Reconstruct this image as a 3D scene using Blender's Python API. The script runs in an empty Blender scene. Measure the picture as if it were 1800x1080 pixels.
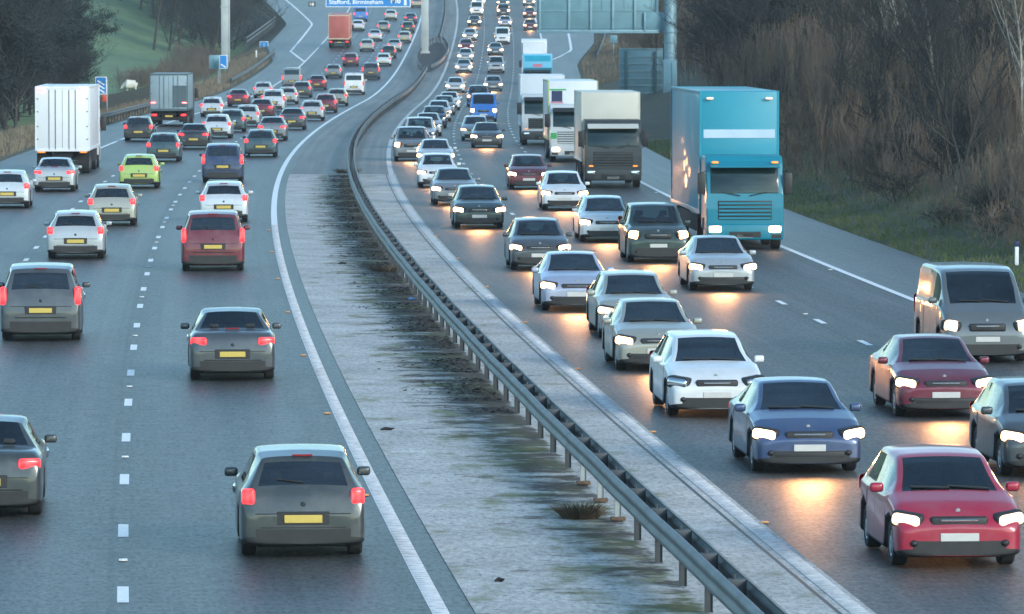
import bpy, bmesh, math, random
import numpy as np
from mathutils import Vector, Matrix
R = math.radians
S = bpy.context.scene
COL = S.collection
rnd = random.Random(7)

# ------------------------------------------------------------------ camera and road geometry
FPX, HZ, CAMZ = 9900.0, 28.4, 7.42
TH = math.atan((540 - HZ) / FPX)
_KD = [-200, 0, 50, 75, 110, 160, 220, 290, 370, 460, 560, 680, 850, 1000, 1300]
_KX = [24.5, 8.2, 4.0, 2.2, -0.1, -3.0, -5.85, -8.1, -9.3, -9.5, -9.2, -9.0, -10.0, -12.6, -20]
def _cub():
    k = np.array(_KD, float); v = np.array(_KX, float); n = len(k); h = np.diff(k)
    A = np.zeros((n, n)); b = np.zeros(n); A[0, 0] = A[-1, -1] = 1
    for i in range(1, n - 1):
        A[i, i-1] = h[i-1]; A[i, i] = 2*(h[i-1]+h[i]); A[i, i+1] = h[i]
        b[i] = 6*((v[i+1]-v[i])/h[i]-(v[i]-v[i-1])/h[i-1])
    return k, v, h, np.linalg.solve(A, b)
_k, _v, _h, _m = _cub()
def XC(D):
    D = np.clip(np.asarray(D, float), _k[0], _k[-1])
    j = np.clip(np.searchsorted(_k, D) - 1, 0, len(_k) - 2); t = D - _k[j]; H = _h[j]
    return _v[j]+t*((_v[j+1]-_v[j])/H-H*(2*_m[j]+_m[j+1])/6)+t*t*_m[j]/2+t**3*(_m[j+1]-_m[j])/(6*H)
def ZR(D):
    D = np.asarray(D, float); t = np.clip(D - 490, 0, 150)
    return t*t*(0.03/300) + 0.03*np.clip(D-640, 0, 500)
def head(D):
    return math.atan((XC(D+1.0)-XC(D-1.0))/2.0)
_DT = np.linspace(40, 1150, 6000)
def _yof(D, Z):
    dz = Z - CAMZ
    return 540 - FPX*(D*math.sin(TH)+dz*math.cos(TH))/(D*math.cos(TH)-dz*math.sin(TH))
_YT = np.minimum.accumulate(_yof(_DT, ZR(_DT)))
def Dy(y, dz=0.0):
    """distance at which a point dz above the road surface shows at picture row y"""
    if dz == 0: return float(np.interp(-y, -_YT, _DT))
    return float(np.interp(-y, -np.minimum.accumulate(_yof(_DT, ZR(_DT)+dz)), _DT))
def xw(x, D): return (x-900)*D/FPX
def zw(y, D): return CAMZ - (y-HZ)*D/FPX
def gp(x, y):
    D = Dy(y); return xw(x, D), D, float(ZR(D))
def rp(off, D, dz=0.0):
    return Vector((float(XC(D))+off, D, float(ZR(D))+dz))

# ------------------------------------------------------------------ helpers
def tag(o, label=None, cat=None, group=None, kind=None):
    if label: o['label'] = label
    if cat: o['category'] = cat
    if group: o['group'] = group
    if kind: o['kind'] = kind
    return o
def empty(name, loc=(0, 0, 0), rz=0):
    o = bpy.data.objects.new(name, None); COL.objects.link(o); o.location = loc; o.rotation_euler = (0, 0, rz); o.empty_display_size = .3
    return o
def link(name, me, m=None, parent=None, loc=None, rot=None):
    if not me.name.startswith('m_'): me.name = 'm_'+name
    o = bpy.data.objects.new(name, me); COL.objects.link(o)
    if m is not None:
        if len(me.materials) == 0: me.materials.append(m)
        o.material_slots[0].link = 'OBJECT'; o.material_slots[0].material = m
    if parent: o.parent = parent
    if loc: o.location = loc
    if rot: o.rotation_euler = rot
    return o
def npmesh(name, V, F, uv=None, smooth=False):
    """V (n,3), F (m,k) uniform polygons"""
    V = np.asarray(V, np.float32); F = np.asarray(F, np.int32); me = bpy.data.meshes.new('m_'+name)
    n, k = F.shape
    me.vertices.add(len(V)); me.vertices.foreach_set('co', V.ravel())
    me.loops.add(n*k); me.loops.foreach_set('vertex_index', F.ravel())
    me.polygons.add(n); me.polygons.foreach_set('loop_start', np.arange(0, n*k, k, dtype=np.int32))
    if uv is not None:
        l = me.uv_layers.new(name='UVMap'); l.data.foreach_set('uv', np.asarray(uv, np.float32)[F.ravel()].ravel())
    me.update(calc_edges=True); me.validate()
    if smooth: me.polygons.foreach_set('use_smooth', np.ones(len(me.polygons), bool))
    return me
def grid(name, P, uv=None, smooth=True):
    """P (a,b,3) grid"""
    a, b = P.shape[:2]; i = np.arange(a*b).reshape(a, b)
    F = np.stack([i[:-1, :-1], i[:-1, 1:], i[1:, 1:], i[1:, :-1]], -1).reshape(-1, 4)
    return npmesh(name, P.reshape(-1, 3), F, None if uv is None else uv.reshape(-1, 2), smooth)
class MB:
    def __init__(s): s.bm = bmesh.new()
    def box(s, x0, x1, y0, y1, z0, z1, bev=0, seg=2, M=None):
        r = bmesh.ops.create_cube(s.bm, size=1)['verts']
        for v in r: v.co = Vector(((x0+x1)/2+v.co.x*(x1-x0), (y0+y1)/2+v.co.y*(y1-y0), (z0+z1)/2+v.co.z*(z1-z0)))
        if bev:
            es = list({e for v in r for e in v.link_edges})
            o = bmesh.ops.bevel(s.bm, geom=es, offset=bev, segments=seg, affect='EDGES', profile=.5, clamp_overlap=True)
            r = list({v for f in o['faces'] for v in f.verts} | {v for v in r if v.is_valid})
        if M is not None: bmesh.ops.transform(s.bm, matrix=M, verts=r)
        return s
    def prism(s, prof, x0, x1, bev=0, seg=2):
        """(y,z) outline extruded over x"""
        n = len(prof); a = [s.bm.verts.new((x0, p[0], p[1])) for p in prof]; b = [s.bm.verts.new((x1, p[0], p[1])) for p in prof]
        fs = [s.bm.faces.new(a[::-1]), s.bm.faces.new(b)]
        for i in range(n): fs.append(s.bm.faces.new((a[i], a[(i+1) % n], b[(i+1) % n], b[i])))
        if bev:
            es = list({e for f in fs for e in f.edges})
            bmesh.ops.bevel(s.bm, geom=es, offset=bev, segments=seg, affect='EDGES', profile=.5, clamp_overlap=True)
        return s
    def tube(s, pts, r, n=8, cap=True):
        rs = r if isinstance(r, (list, tuple)) else [r]*len(pts); rings = []
        for i, p in enumerate(pts):
            p = Vector(p); d = (Vector(pts[min(i+1, len(pts)-1)])-Vector(pts[max(i-1, 0)])).normalized()
            u = d.cross(Vector((0, 0, 1)) if abs(d.z) < .9 else Vector((1, 0, 0))).normalized(); w = d.cross(u)
            rings.append([s.bm.verts.new(p+rs[i]*(math.cos(t)*u+math.sin(t)*w)) for t in [2*math.pi*k/n for k in range(n)]])
        for a, b in zip(rings, rings[1:]):
            for k in range(n): s.bm.faces.new((a[k], a[(k+1) % n], b[(k+1) % n], b[k]))
        if cap: s.bm.faces.new(rings[0][::-1]); s.bm.faces.new(rings[-1])
        return s
    def lathe_x(s, prof, n=24, cx=0, cy=0, cz=0):
        """(x,r) outline turned about an axis along x"""
        rings = []
        for x, r in prof:
            rings.append([s.bm.verts.new((cx+x, cy+r*math.cos(t), cz+r*math.sin(t))) for t in [2*math.pi*k/n for k in range(n)]] if r > 1e-5 else [s.bm.verts.new((cx+x, cy, cz))])
        for a, b in zip(rings, rings[1:]):
            for k in range(n):
                q = [a[k % len(a)], a[(k+1) % len(a)], b[(k+1) % len(b)], b[k % len(b)]]
                q = list(dict.fromkeys(q))
                if len(q) > 2: s.bm.faces.new(q)
        return s
    def ball(s, c, r, sub=2):
        v = bmesh.ops.create_icosphere(s.bm, subdivisions=sub, radius=1)['verts']
        for q in v: q.co = Vector((c[0]+q.co.x*r[0], c[1]+q.co.y*r[1], c[2]+q.co.z*r[2]))
        return s
    def mesh(s, name, smooth=True, ang=35):
        bmesh.ops.recalc_face_normals(s.bm, faces=s.bm.faces[:]); me = bpy.data.meshes.new('m_'+name)
        if smooth:
            for f in s.bm.faces: f.smooth = True
            for e in s.bm.edges:
                if len(e.link_faces) == 2 and e.calc_face_angle(0) > R(ang): e.smooth = False
        s.bm.to_mesh(me); s.bm.free(); return me

# ------------------------------------------------------------------ materials
def nd(t, typ, **kw):
    n = t.nodes.new(typ)
    for k, v in kw.items():
        if k in n.inputs: n.inputs[k].default_value = v
        else: setattr(n, k, v)
    return n
def mixc(t, a, b, fac, mode='MIX'):
    m = t.nodes.new('ShaderNodeMix'); m.data_type = 'RGBA'; m.blend_type = mode
    for s, v in ((m.inputs[0], fac), (m.inputs[6], a), (m.inputs[7], b)):
        if hasattr(v, 'links') or isinstance(v, bpy.types.NodeSocket): t.links.new(v, s)
        else: s.default_value = v if not isinstance(v, tuple) else (*v[:3], 1)
    return m.outputs[2]
def math_(t, op, a, b=0.0, c=None):
    m = t.nodes.new('ShaderNodeMath'); m.operation = op
    for i, v in enumerate((a, b, c)):
        if v is None: continue
        if isinstance(v, bpy.types.NodeSocket): t.links.new(v, m.inputs[i])
        else: m.inputs[i].default_value = v
    return m.outputs[0]
def ramp(t, src, stops):
    r = t.nodes.new('ShaderNodeValToRGB'); e = r.color_ramp.elements
    while len(e) < len(stops): e.new(.5)
    for q, (p, c) in zip(e, stops): q.position = p; q.color = (*c[:3], 1) if isinstance(c, tuple) else (c, c, c, 1)
    t.links.new(src, r.inputs[0]); return r.outputs[0]
def noise(t, vec, scale, detail=4, rough=.55):
    n = nd(t, 'ShaderNodeTexNoise', Scale=scale, Detail=detail, Roughness=rough)
    if vec is not None: t.links.new(vec, n.inputs['Vector'])
    return n.outputs['Fac']
def scaled(t, vec, sc):
    m = nd(t, 'ShaderNodeMapping'); m.inputs['Scale'].default_value = sc; t.links.new(vec, m.inputs['Vector']); return m.outputs[0]
def newmat(name):
    m = bpy.data.materials.new(name); m.use_nodes = True; t = m.node_tree; return m, t, t.nodes['Principled BSDF']
def mat(name, c, rough=.5, metal=0, var=.15, scale=3, bump=0, coat=0, spec=.5, bscale=40):
    m, t, b = newmat(name)
    tc = nd(t, 'ShaderNodeTexCoord').outputs['Object']
    f = noise(t, tc, scale)
    lo = tuple(x*(1-var) for x in c); hi = tuple(min(1, x*(1+var)) for x in c)
    t.links.new(ramp(t, f, [(.3, lo), (.7, hi)]), b.inputs['Base Color'])
    b.inputs['Roughness'].default_value = rough; b.inputs['Metallic'].default_value = metal
    b.inputs['Coat Weight'].default_value = coat; b.inputs['Coat Roughness'].default_value = .08; b.inputs['Specular IOR Level'].default_value = spec
    if bump:
        bp = nd(t, 'ShaderNodeBump', Strength=bump, Distance=.02); t.links.new(noise(t, tc, bscale), bp.inputs['Height']); t.links.new(bp.outputs[0], b.inputs['Normal'])
    return m
def emis(name, c, s, c2=None, base=(.6, .6, .6)):
    """lit lamp: hot in the middle of the lens, weaker at its rim"""
    m, t, b = newmat(name)
    b.inputs['Base Color'].default_value = (*base, 1); b.inputs['Roughness'].default_value = .2
    if c2 is None:
        b.inputs['Emission Color'].default_value = (*c, 1); b.inputs['Emission Strength'].default_value = s
    else:
        g = nd(t, 'ShaderNodeTexCoord').outputs['Generated']
        v = nd(t, 'ShaderNodeVectorMath', operation='DISTANCE'); t.links.new(g, v.inputs[0]); v.inputs[1].default_value = (.5, .5, .5)
        t.links.new(ramp(t, v.outputs['Value'], [(.15, c), (.6, c2)]), b.inputs['Emission Color'])
        out_ = math_(t, 'SUBTRACT', 1.0, nd(t, 'ShaderNodeNewGeometry').outputs['Backfacing'])
        t.links.new(math_(t, 'MULTIPLY', out_, math_(t, 'MULTIPLY', ramp(t, v.outputs['Value'], [(.16, 1.0), (.34, .16), (.6, .05)]), s)), b.inputs['Emission Strength'])
    return m
_paint = {}
def paint(c, metal=.25):
    k = (c, metal)
    if k in _paint: return _paint[k]
    m, t, b = newmat('car_paint')
    tc = nd(t, 'ShaderNodeTexCoord').outputs['Object']
    dirt = ramp(t, noise(t, scaled(t, tc, (1.3, .7, 1.6)), 1.6, 6, .65), [(.42, .02), (.72, .25)])
    t.links.new(mixc(t, c, (.21, .20, .185), dirt), b.inputs['Base Color'])
    t.links.new(math_(t, 'ADD', math_(t, 'MULTIPLY', dirt, .5), .3), b.inputs['Roughness'])
    b.inputs['Metallic'].default_value = metal; b.inputs['Coat Weight'].default_value = .6; b.inputs['Coat Roughness'].default_value = .07
    _paint[k] = m; return m

M = {}
M['glass'] = mat('window_glass', (.008, .026, .03), .05, 0, .1, 1, spec=.5)
def glassmat():
    m, t, b = newmat('tinted_glass'); t.nodes.remove(b); tr = nd(t, 'ShaderNodeBsdfTransparent'); tr.inputs[0].default_value = (.42, .52, .52, 1); gl = nd(t, 'ShaderNodeBsdfGlossy', Roughness=.03); fr = nd(t, 'ShaderNodeFresnel', IOR=1.55); mx = nd(t, 'ShaderNodeMixShader')
    t.links.new(math_(t, 'MULTIPLY_ADD', fr.outputs[0], 1.0, .08), mx.inputs[0]); t.links.new(tr.outputs[0], mx.inputs[1]); t.links.new(gl.outputs[0], mx.inputs[2]); t.links.new(mx.outputs[0], t.nodes['Material Output'].inputs['Surface']); return m
M['carglass'] = glassmat(); M['cabin'] = mat('dark_upholstery', (.022, .024, .027), .85, 0, .4, 6)
M['tyre'] = mat('tyre_rubber', (.018, .018, .02), .8, 0, .2, 8)
M['redlens'] = mat('red_lens', (.25, .01, .012), .25, 0, .05, 4)
M['rim'] = mat('wheel_rim', (.38, .39, .4), .35, .7, .15, 8)
M['trim'] = mat('black_trim', (.02, .021, .023), .55, 0, .2, 5)
M['under'] = mat('underbody', (.015, .015, .016), .9, 0, .2, 4)
M['chrome'] = mat('chrome', (.7, .71, .72), .15, 1, .05, 4)
M['plate_w'] = mat('white_number_plate', (.55, .55, .53), .4, 0, .05, 9)
M['plate_y'] = mat('yellow_number_plate', (.58, .43, .10), .4, 0, .05, 9)
M['head'] = emis('lit_headlight', (1, .86, .66), 95, (1, .5, .2))
M['headdim'] = emis('lit_sidelight', (1, .9, .7), 22, (1, .6, .28))
M['tail'] = emis('lit_tail_light', (1, .085, .07), 20.0, (1, .03, .04), (.4, .01, .01))
M['taildim'] = emis('lit_tail_light_dim', (1, .07, .06), 6.5, (.9, .02, .03), (.4, .01, .01))
M['amber'] = emis('lit_amber_marker', (1, .38, .08), 9, (1, .3, .05), (.5, .2, .02))
M['marker'] = emis('lit_white_marker', (1, .62, .3), 9, (1, .45, .15))
M['red'] = emis('lit_red_marker', (1, .06, .05), 6)
M['galv'] = mat('galvanised_steel', (.115, .13, .14), .55, .3, .3, 1.2, .15)
M['post'] = mat('barrier_post_steel', (.055, .065, .075), .6, .3, .35, 3, .2)
M['postpale'] = mat('new_galvanised_post', (.35, .39, .41), .5, .4, .2, 3)
M['rust'] = mat('rusty_foot', (.12, .075, .045), .85, 0, .4, 20, .4)
M['white'] = mat('white_line_paint', (.74, .76, .77), .55, 0, .14, 9, .1)
M['worn'] = mat('worn_line_paint', (.50, .51, .50), .65, 0, .3, 5, .2)
M['rib'] = mat('line_rib_paint', (.52, .53, .54), .6, 0, .3, 6)
M['signblue'] = mat('sign_blue', (.008, .20, .56), .35, 0, .06, 2)
M['signwhite'] = mat('sign_white', (.82, .84, .85), .35, 0, .04, 2)
M['signback'] = mat('sign_back_aluminium', (.15, .29, .35), .5, .25, .12, .8)
M['frame'] = mat('sign_frame_steel', (.22, .36, .42), .5, .3, .15, 1.5)
M['pole'] = mat('gantry_leg_paint', (.36, .40, .41), .5, .1, .15, .6)
M['concrete'] = mat('concrete', (.3, .3, .29), .85, 0, .3, 2, .3)
M['orange_stud'] = mat('amber_stud', (.7, .27, .05), .4, 0, .2, 20)
M['white_stud'] = mat('white_stud', (.7, .7, .68), .4, 0, .2, 20)
M['wood'] = mat('fence_timber', (.045, .052, .045), .85, 0, .4, 3)
M['wool'] = mat('sheep_wool', (.62, .6, .54), .95, 0, .2, 12, .5)
M['black_sign'] = mat('dark_plate', (.02, .022, .03), .4, 0, .1, 3)
M['bark'] = mat('dark_bark', (.05, .047, .043), .9, 0, .4, 5, .3)
M['twig'] = mat('twigs_grey_brown', (.125, .098, .075), .9, 0, .35, .6)
M['twigdark'] = mat('twigs_dark', (.030, .034, .036), .9, 0, .4, .5)
M['twigpale'] = mat('twigs_pale', (.185, .142, .105), .9, 0, .35, .5)
M['birch'] = mat('birch_bark', (.24, .225, .20), .8, 0, .5, 6, .2)
M['leafdark'] = mat('dark_evergreen_leaf', (.016, .027, .027), .8, 0, .5, .7)
M['leafivy'] = mat('ivy_leaf', (.035, .055, .032), .7, 0, .5, .7)
M['litter'] = mat('dead_leaf_litter', (.042, .034, .028), .95, 0, .5, 3)
M['weed'] = mat('dead_weed', (.10, .072, .045), .95, 0, .4, 6)
M['rubber'] = mat('rubber_scrap', (.02, .02, .022), .9, 0, .2, 5)
M['bluescrap'] = mat('blue_plastic', (.05, .2, .5), .5, 0, .1, 5)
def grassmat(name, c1, c2, sc=.5):
    m, t, b = newmat(name); tc = nd(t, 'ShaderNodeTexCoord').outputs['Object']
    f = noise(t, tc, sc, 5); f2 = noise(t, tc, sc*14, 3)
    c = ramp(t, f, [(.32, c1), (.66, c2)])
    t.links.new(mixc(t, c, ramp(t, f2, [(.3, .55), (.75, 1.25)]), .6, 'MULTIPLY'), b.inputs['Base Color']); b.inputs['Roughness'].default_value = .9
    bp = nd(t, 'ShaderNodeBump', Strength=.8, Distance=.15); t.links.new(f2, bp.inputs['Height']); t.links.new(bp.outputs[0], b.inputs['Normal'])
    return m
M['ground'] = grassmat('rough_ground', (.05, .06, .03), (.10, .085, .055), .25)
M['field'] = grassmat('field_grass', (.095, .165, .07), (.14, .21, .09), .05)
M['blade'] = grassmat('green_grass_blades', (.07, .13, .03), (.13, .16, .055), .35)
M['dry'] = grassmat('dry_grass_blades', (.17, .14, .095), (.27, .225, .16), .4)

def asphalt(name, base, tracks=True, u0=0.0, rough=.42, joints=()):
    m, t, b = newmat(name); uv = nd(t, 'ShaderNodeUVMap').outputs[0]
    sp = nd(t, 'ShaderNodeSeparateXYZ'); t.links.new(uv, sp.inputs[0]); u, v = sp.outputs[0], sp.outputs[1]
    big = noise(t, scaled(t, uv, (.8, .05, 1)), 1, 4); strk = noise(t, scaled(t, uv, (3.2, .012, 1)), 1, 3)
    grain = noise(t, scaled(t, uv, (13, 4.2, 1)), 1, 3, .8); fine = noise(t, uv, 28, 4, .7); mid = noise(t, uv, 2.2, 4)
    c = ramp(t, big, [(.3, tuple(x*.82 for x in base)), (.7, tuple(x*1.18 for x in base))])
    c = mixc(t, c, ramp(t, strk, [(.35, .78), (.65, 1.25)]), .8, 'MULTIPLY')
    c = mixc(t, c, ramp(t, grain, [(.3, .4), (.72, 1.7)]), .8, 'MULTIPLY')
    if tracks:
        w = math_(t, 'COSINE', math_(t, 'MULTIPLY', math_(t, 'SUBTRACT', u, u0), 2*math.pi/1.86))
        c = mixc(t, c, ramp(t, math_(t, 'MULTIPLY_ADD', w, .5, .5), [(0, .86), (1, 1.2)]), .9, 'MULTIPLY')
    spots = noise(t, uv, 11, 2); c = mixc(t, c, (.26, .27, .27), ramp(t, spots, [(.74, 0.0), (.80, .35)]))
    for jx in joints:
        dj = math_(t, 'ABSOLUTE', math_(t, 'SUBTRACT', u, math_(t, 'MULTIPLY_ADD', noise(t, scaled(t, uv, (0, .6, 1)), 1, 2), .12, jx)))
        c = mixc(t, c, (.03, .03, .032), ramp(t, dj, [(.02, .75), (.07, 0.0)]))
    pt = noise(t, scaled(t, uv, (.22, .035, 1)), 1, 0); c = mixc(t, c, (.72, .72, .72), ramp(t, pt, [(.565, 0.0), (.575, .55)]), 'MULTIPLY')
    t.links.new(c, b.inputs['Base Color'])
    t.links.new(ramp(t, mid, [(.3, rough-.02), (.7, rough+.04)]), b.inputs['Roughness']); t.links.new(ramp(t, grain, [(.32, .06), (.7, .5)]), b.inputs['Specular IOR Level'])
    bp = nd(t, 'ShaderNodeBump', Strength=.25, Distance=.005); t.links.new(fine, bp.inputs['Height']); t.links.new(bp.outputs[0], b.inputs['Normal'])
    return m
M['road_l'] = asphalt('asphalt_away', (.060, .065, .067), True, -9.3+.93, .44, (-7.62, -11.42))
M['road_r'] = asphalt('asphalt_oncoming', (.062, .063, .063), True, 7.35+.93, .50, (5.28, 8.98))
M['shoulder'] = asphalt('asphalt_shoulder', (.085, .088, .088), False)
M['median_far'] = asphalt('median_paving', (.15, .15, .145), False, 0, .55)
def median_mat():
    m, t, b = newmat('median_concrete'); uv = nd(t, 'ShaderNodeUVMap').outputs[0]
    sp = nd(t, 'ShaderNodeSeparateXYZ'); t.links.new(uv, sp.inputs[0]); u, v = sp.outputs[0], sp.outputs[1]
    a = noise(t, uv, .55, 6, .65); f = noise(t, uv, 9, 5, .7); ff = noise(t, uv, 45, 3, .7)
    c = ramp(t, a, [(.3, (.37, .375, .36)), (.5, (.48, .48, .465)), (.72, (.60, .60, .58))])
    c = mixc(t, c, ramp(t, f, [(.3, .62), (.6, 1.12)]), .75, 'MULTIPLY')
    gr = noise(t, scaled(t, uv, (11, 3.2, 1)), 1, 4, .85)
    c = mixc(t, c, ramp(t, gr, [(.32, .35), (.5, .95), (.7, 1.25)]), .8, 'MULTIPLY')
    ms = noise(t, scaled(t, uv, (.9, .5, 1)), 1, 5, .7); mn = ramp(t, math_(t, 'MULTIPLY_ADD', u, 1/3.4, 1.0), [(.3, 0.0), (.9, .14), (1.0, 0.0)]); c = mixc(t, c, (.15, .17, .07), ramp(t, math_(t, 'ADD', math_(t, 'ADD', ms, mn), math_(t, 'MULTIPLY', gr, .25)), [(.69, 0.0), (.80, .75)]))
    # dirt and moss gather against the barrier on its left side
    near = ramp(t, math_(t, 'MULTIPLY_ADD', u, 1/3.4, 1.0), [(.28, 0.0), (.93, 1.0), (.97, .75), (1.0, 0.0)])
    d = noise(t, scaled(t, uv, (.55, .75, 1)), 1.5, 6, .7)
    reach = ramp(t, math_(t, 'MULTIPLY', v, 1/300), [(.20, .16), (.29, .24), (.36, .34), (.75, .38), (.86, .26)])
    dm = ramp(t, math_(t, 'ADD', math_(t, 'MULTIPLY', near, reach), d), [(.62, 0.0), (.74, 1.0)])
    g = noise(t, uv, .22, 3)
    dc = mixc(t, (.055, .046, .04), (.085, .095, .035), ramp(t, g, [(.5, 0.0), (.62, 1.0)]))
    dc = mixc(t, dc, ramp(t, f, [(.3, .5), (.7, 1.4)]), .8, 'MULTIPLY')
    c = mixc(t, c, dc, math_(t, 'MULTIPLY', dm, .88))
    t.links.new(c, b.inputs['Base Color']); b.inputs['Roughness'].default_value = .85; b.inputs['Specular IOR Level'].default_value = .12
    bp = nd(t, 'ShaderNodeBump', Strength=.4, Distance=.02); t.links.new(f, bp.inputs['Height']); t.links.new(bp.outputs[0], b.inputs['Normal'])
    return m
M['median'] = median_mat()

# ------------------------------------------------------------------ terrain and road
DS = np.concatenate([np.arange(-60, 60, 12.), np.arange(60, 300, 3.), np.arange(300, 700, 6.), np.arange(700, 1150, 10.)])
OFF = dict(bar=-.14, Le=-3.45, L23=-7.4, L12=-11.2, Lh=-14.5, Re=1.75, RA=5.5, RB=9.2, Rh=12.8)
def left_edge(D): return np.interp(D, [0, 500, 640, 690, 775, 900, 960, 1150], [-18, -18.1, -18.1, -21, -21.6, -29, -33, -44])
def right_edge(D): return np.interp(D, [0, 630, 655, 700, 760, 900, 1150], [16.2, 16.3, 17.2, 19.2, 20.2, 26, 36])
def terrain(off, D):
    off = np.asarray(off, float); D = np.asarray(D, float); zr = ZR(D); le = left_edge(D); re = right_edge(D)
    z = zr - .06
    t = off - re
    up = np.where(t > 0, .10*np.clip(t, 0, 2.2) + .40*np.clip(t-2.2, 0, 13) + .05*np.clip(t-15.2, 0, 300), 0)
    up *= np.interp(D, [0, 100, 520, 640, 760, 1150], [1, 1, 1, .45, .5, .9])
    z = np.where(t > 0, zr - .06*np.clip(1-t/.4, 0, 1) + up, z)
    s = le - off
    fld = zr*np.interp(s, [0, 7], [1, .35]) - .35*np.clip(s/8, 0, 1)
    hill = np.clip(D-640, 0, 1500)*.055*np.clip((s-6)/18, 0, 1) + np.clip(s-45, 0, 900)*.06
    bank = 2.2*np.clip((s-4)/14, 0, 1)*np.interp(D, [0, 300, 400, 470, 1150], [1, 1, .4, 0, 0])
    z = np.where(s > 0, fld - .06*np.clip(1-s/.4, 0, 1) + hill + bank, z)
    return z
def strip(name, cols, m, dz, kind='structure', D0=-60, D1=1140, sub=1):
    D = DS[(DS >= D0) & (DS <= D1)]; D = np.unique(np.concatenate([[D0], D, [D1]]))
    P = np.zeros((len(D), len(cols), 3)); U = np.zeros((len(D), len(cols), 2))
    for j, c in enumerate(cols):
        o = c(D) if callable(c) else np.full(len(D), float(c))
        P[:, j, 0] = XC(D)+o; P[:, j, 1] = D; P[:, j, 2] = ZR(D)+dz; U[:, j, 0] = o; U[:, j, 1] = D
    o = link(name, grid(name, P, U), m)
    if kind: tag(o, kind=kind)
    return o
go = np.concatenate([-np.array([900, 600, 400, 250, 160, 110, 80, 60, 48, 40, 34, 29, 25, 22])])
DG = np.concatenate([DS, [1250, 1400, 1700, 2200, 3000]])
P = []
for D in DG:
    le, re = float(left_edge(D)), float(right_edge(D))
    offs = np.concatenate([le - np.array([900, 600, 400, 250, 160, 110, 80, 60, 45, 36, 28, 22, 18, 15, 12, 9, 7, 5, 3, 1.5, .4, 0]), [-12, 0, 12],
                           re + np.array([0, .4, 1.1, 2.2, 3.5, 5, 7, 9, 11, 13, 15.2, 18, 22, 28, 40, 60, 90, 140, 250, 500, 900])])
    P.append(np.stack([float(XC(D))+offs, np.full(len(offs), D), terrain(offs, np.full(len(offs), D))], -1))
tag(link('ground', grid('ground', np.array(P)), M['ground']), kind='structure')
strip('away_carriageway', [OFF['Lh'], -13, -11, -9, -7, -5, -3.0], M['road_l'], .0)
strip('oncoming_carriageway', [1.5, 3, 5, 7, 9, 11, OFF['Rh']], M['road_r'], .0)
strip('left_hard_shoulder', [left_edge, OFF['Lh']-1.5, OFF['Lh']], M['shoulder'], .0)
strip('right_hard_shoulder', [OFF['Rh'], OFF['Rh']+1.5, right_edge], M['shoulder'], .0)
DM = Dy(307)
strip('median_slab', [-3.02, -2.2, -1.4, -.7, 0, .7, 1.95], M['median'], .012, D0=-60, D1=DM)
strip('median_paving', [-3.02, -1.5, 0, 1.95], M['median_far'], .008, D0=DM, D1=1140)
# green field beyond the fence, seen left of the lorry
Dn = np.concatenate([np.arange(380, 780, 8.), np.arange(780, 1500, 20.)]); P = []
for D in Dn:
    le = float(left_edge(D)); offs = le-np.array([5.2, 7, 9, 12, 15, 18, 22, 28, 36, 45, 60, 80, 110, 160])
    P.append(np.stack([float(XC(D))+offs, np.full(len(offs), D), terrain(offs, np.full(len(offs), D))+.06], -1))
tag(link('field', grid('field', np.array(P)), M['field']), kind='structure')
# painted lines
def line(name, off, w, m, D0, D1, dz=.006): return strip(name, [lambda D, o=off: (o(D) if callable(o) else np.full(len(D), o))-w/2, lambda D, o=off: (o(D) if callable(o) else np.full(len(D), o))+w/2], m, dz, D0=D0, D1=D1)
line('median_seam', 1.5, .05, M['trim'], -60, DM, .0155)
line('left_edge_line', OFF['Le'], .22, M['white'], -60, 1140)
line('right_edge_line', OFF['Re'], .24, M['worn'], -60, 1140, .018)
line('left_shoulder_line', OFF['Lh'], .2, M['white'], -60, 1140)
line('right_shoulder_line', OFF['Rh'], .2, M['white'], -60, 1140)
line('left_slip_line', lambda D: np.interp(D, [640, 672, 775, 900, 1000], [-14.6, -17.4, -18.1, -25.5, -33]), .3, M['white'], 640, 1000, .010)
line('right_slip_line', lambda D: np.interp(D, [640, 652, 675, 755, 900, 1000], [13, 14.3, 16.1, 16.6, 21, 26]), .3, M['white'], 640, 1000, .010)
def dashes(name, off, D0, D1, L=2., step=9.):
    V = []; F = []; d = D0
    while d < D1:
        for q in (d, d+L):
            x = float(XC(q))+off; z = float(ZR(q))+.006; V += [(x-.075, q, z), (x+.075, q, z)]
        n = len(V); F.append((n-4, n-3, n-1, n-2)); d += step
    tag(link(name, npmesh(name, V, F), M['white']), kind='structure')
DL = Dy(1045.8)-1
dashes('left_lane_line', OFF['L23'], DL-9*8, 1100); dashes('left_inner_lane_line', OFF['L12'], Dy(507)-1-9*20, 1100)
dashes('right_lane_line', OFF['RA'], Dy(807)-1-9*10, 1100); dashes('right_inner_lane_line', OFF['RB'], Dy(697)-1-9*11, 1100)
def ribs(name, off, w, D0, D1, step, base):
    V = []; F = []; d = D0
    while d < D1:
        x = float(XC(d))+off; z = base; t = .012
        n = len(V); V += [(x-w/2, d-.035, z), (x+w/2, d-.035, z), (x+w/2, d+.035, z), (x-w/2, d+.035, z), (x-w/2+.01, d-.02, z+t), (x+w/2-.01, d-.02, z+t), (x+w/2-.01, d+.02, z+t), (x-w/2+.01, d+.02, z+t)]
        F += [(n+4, n+5, n+6, n+7), (n, n+1, n+5, n+4), (n+1, n+2, n+6, n+5), (n+2, n+3, n+7, n+6), (n+3, n, n+4, n+7)]; d += step
    tag(link(name, npmesh(name, V, F), M['rib']), kind='structure')
ribs('left_edge_line_ribs', OFF['Le'], .215, 60, 200, .25, .0065); ribs('right_edge_line_ribs', OFF['Re'], .235, 60, 150, .25, .0185)
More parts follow.
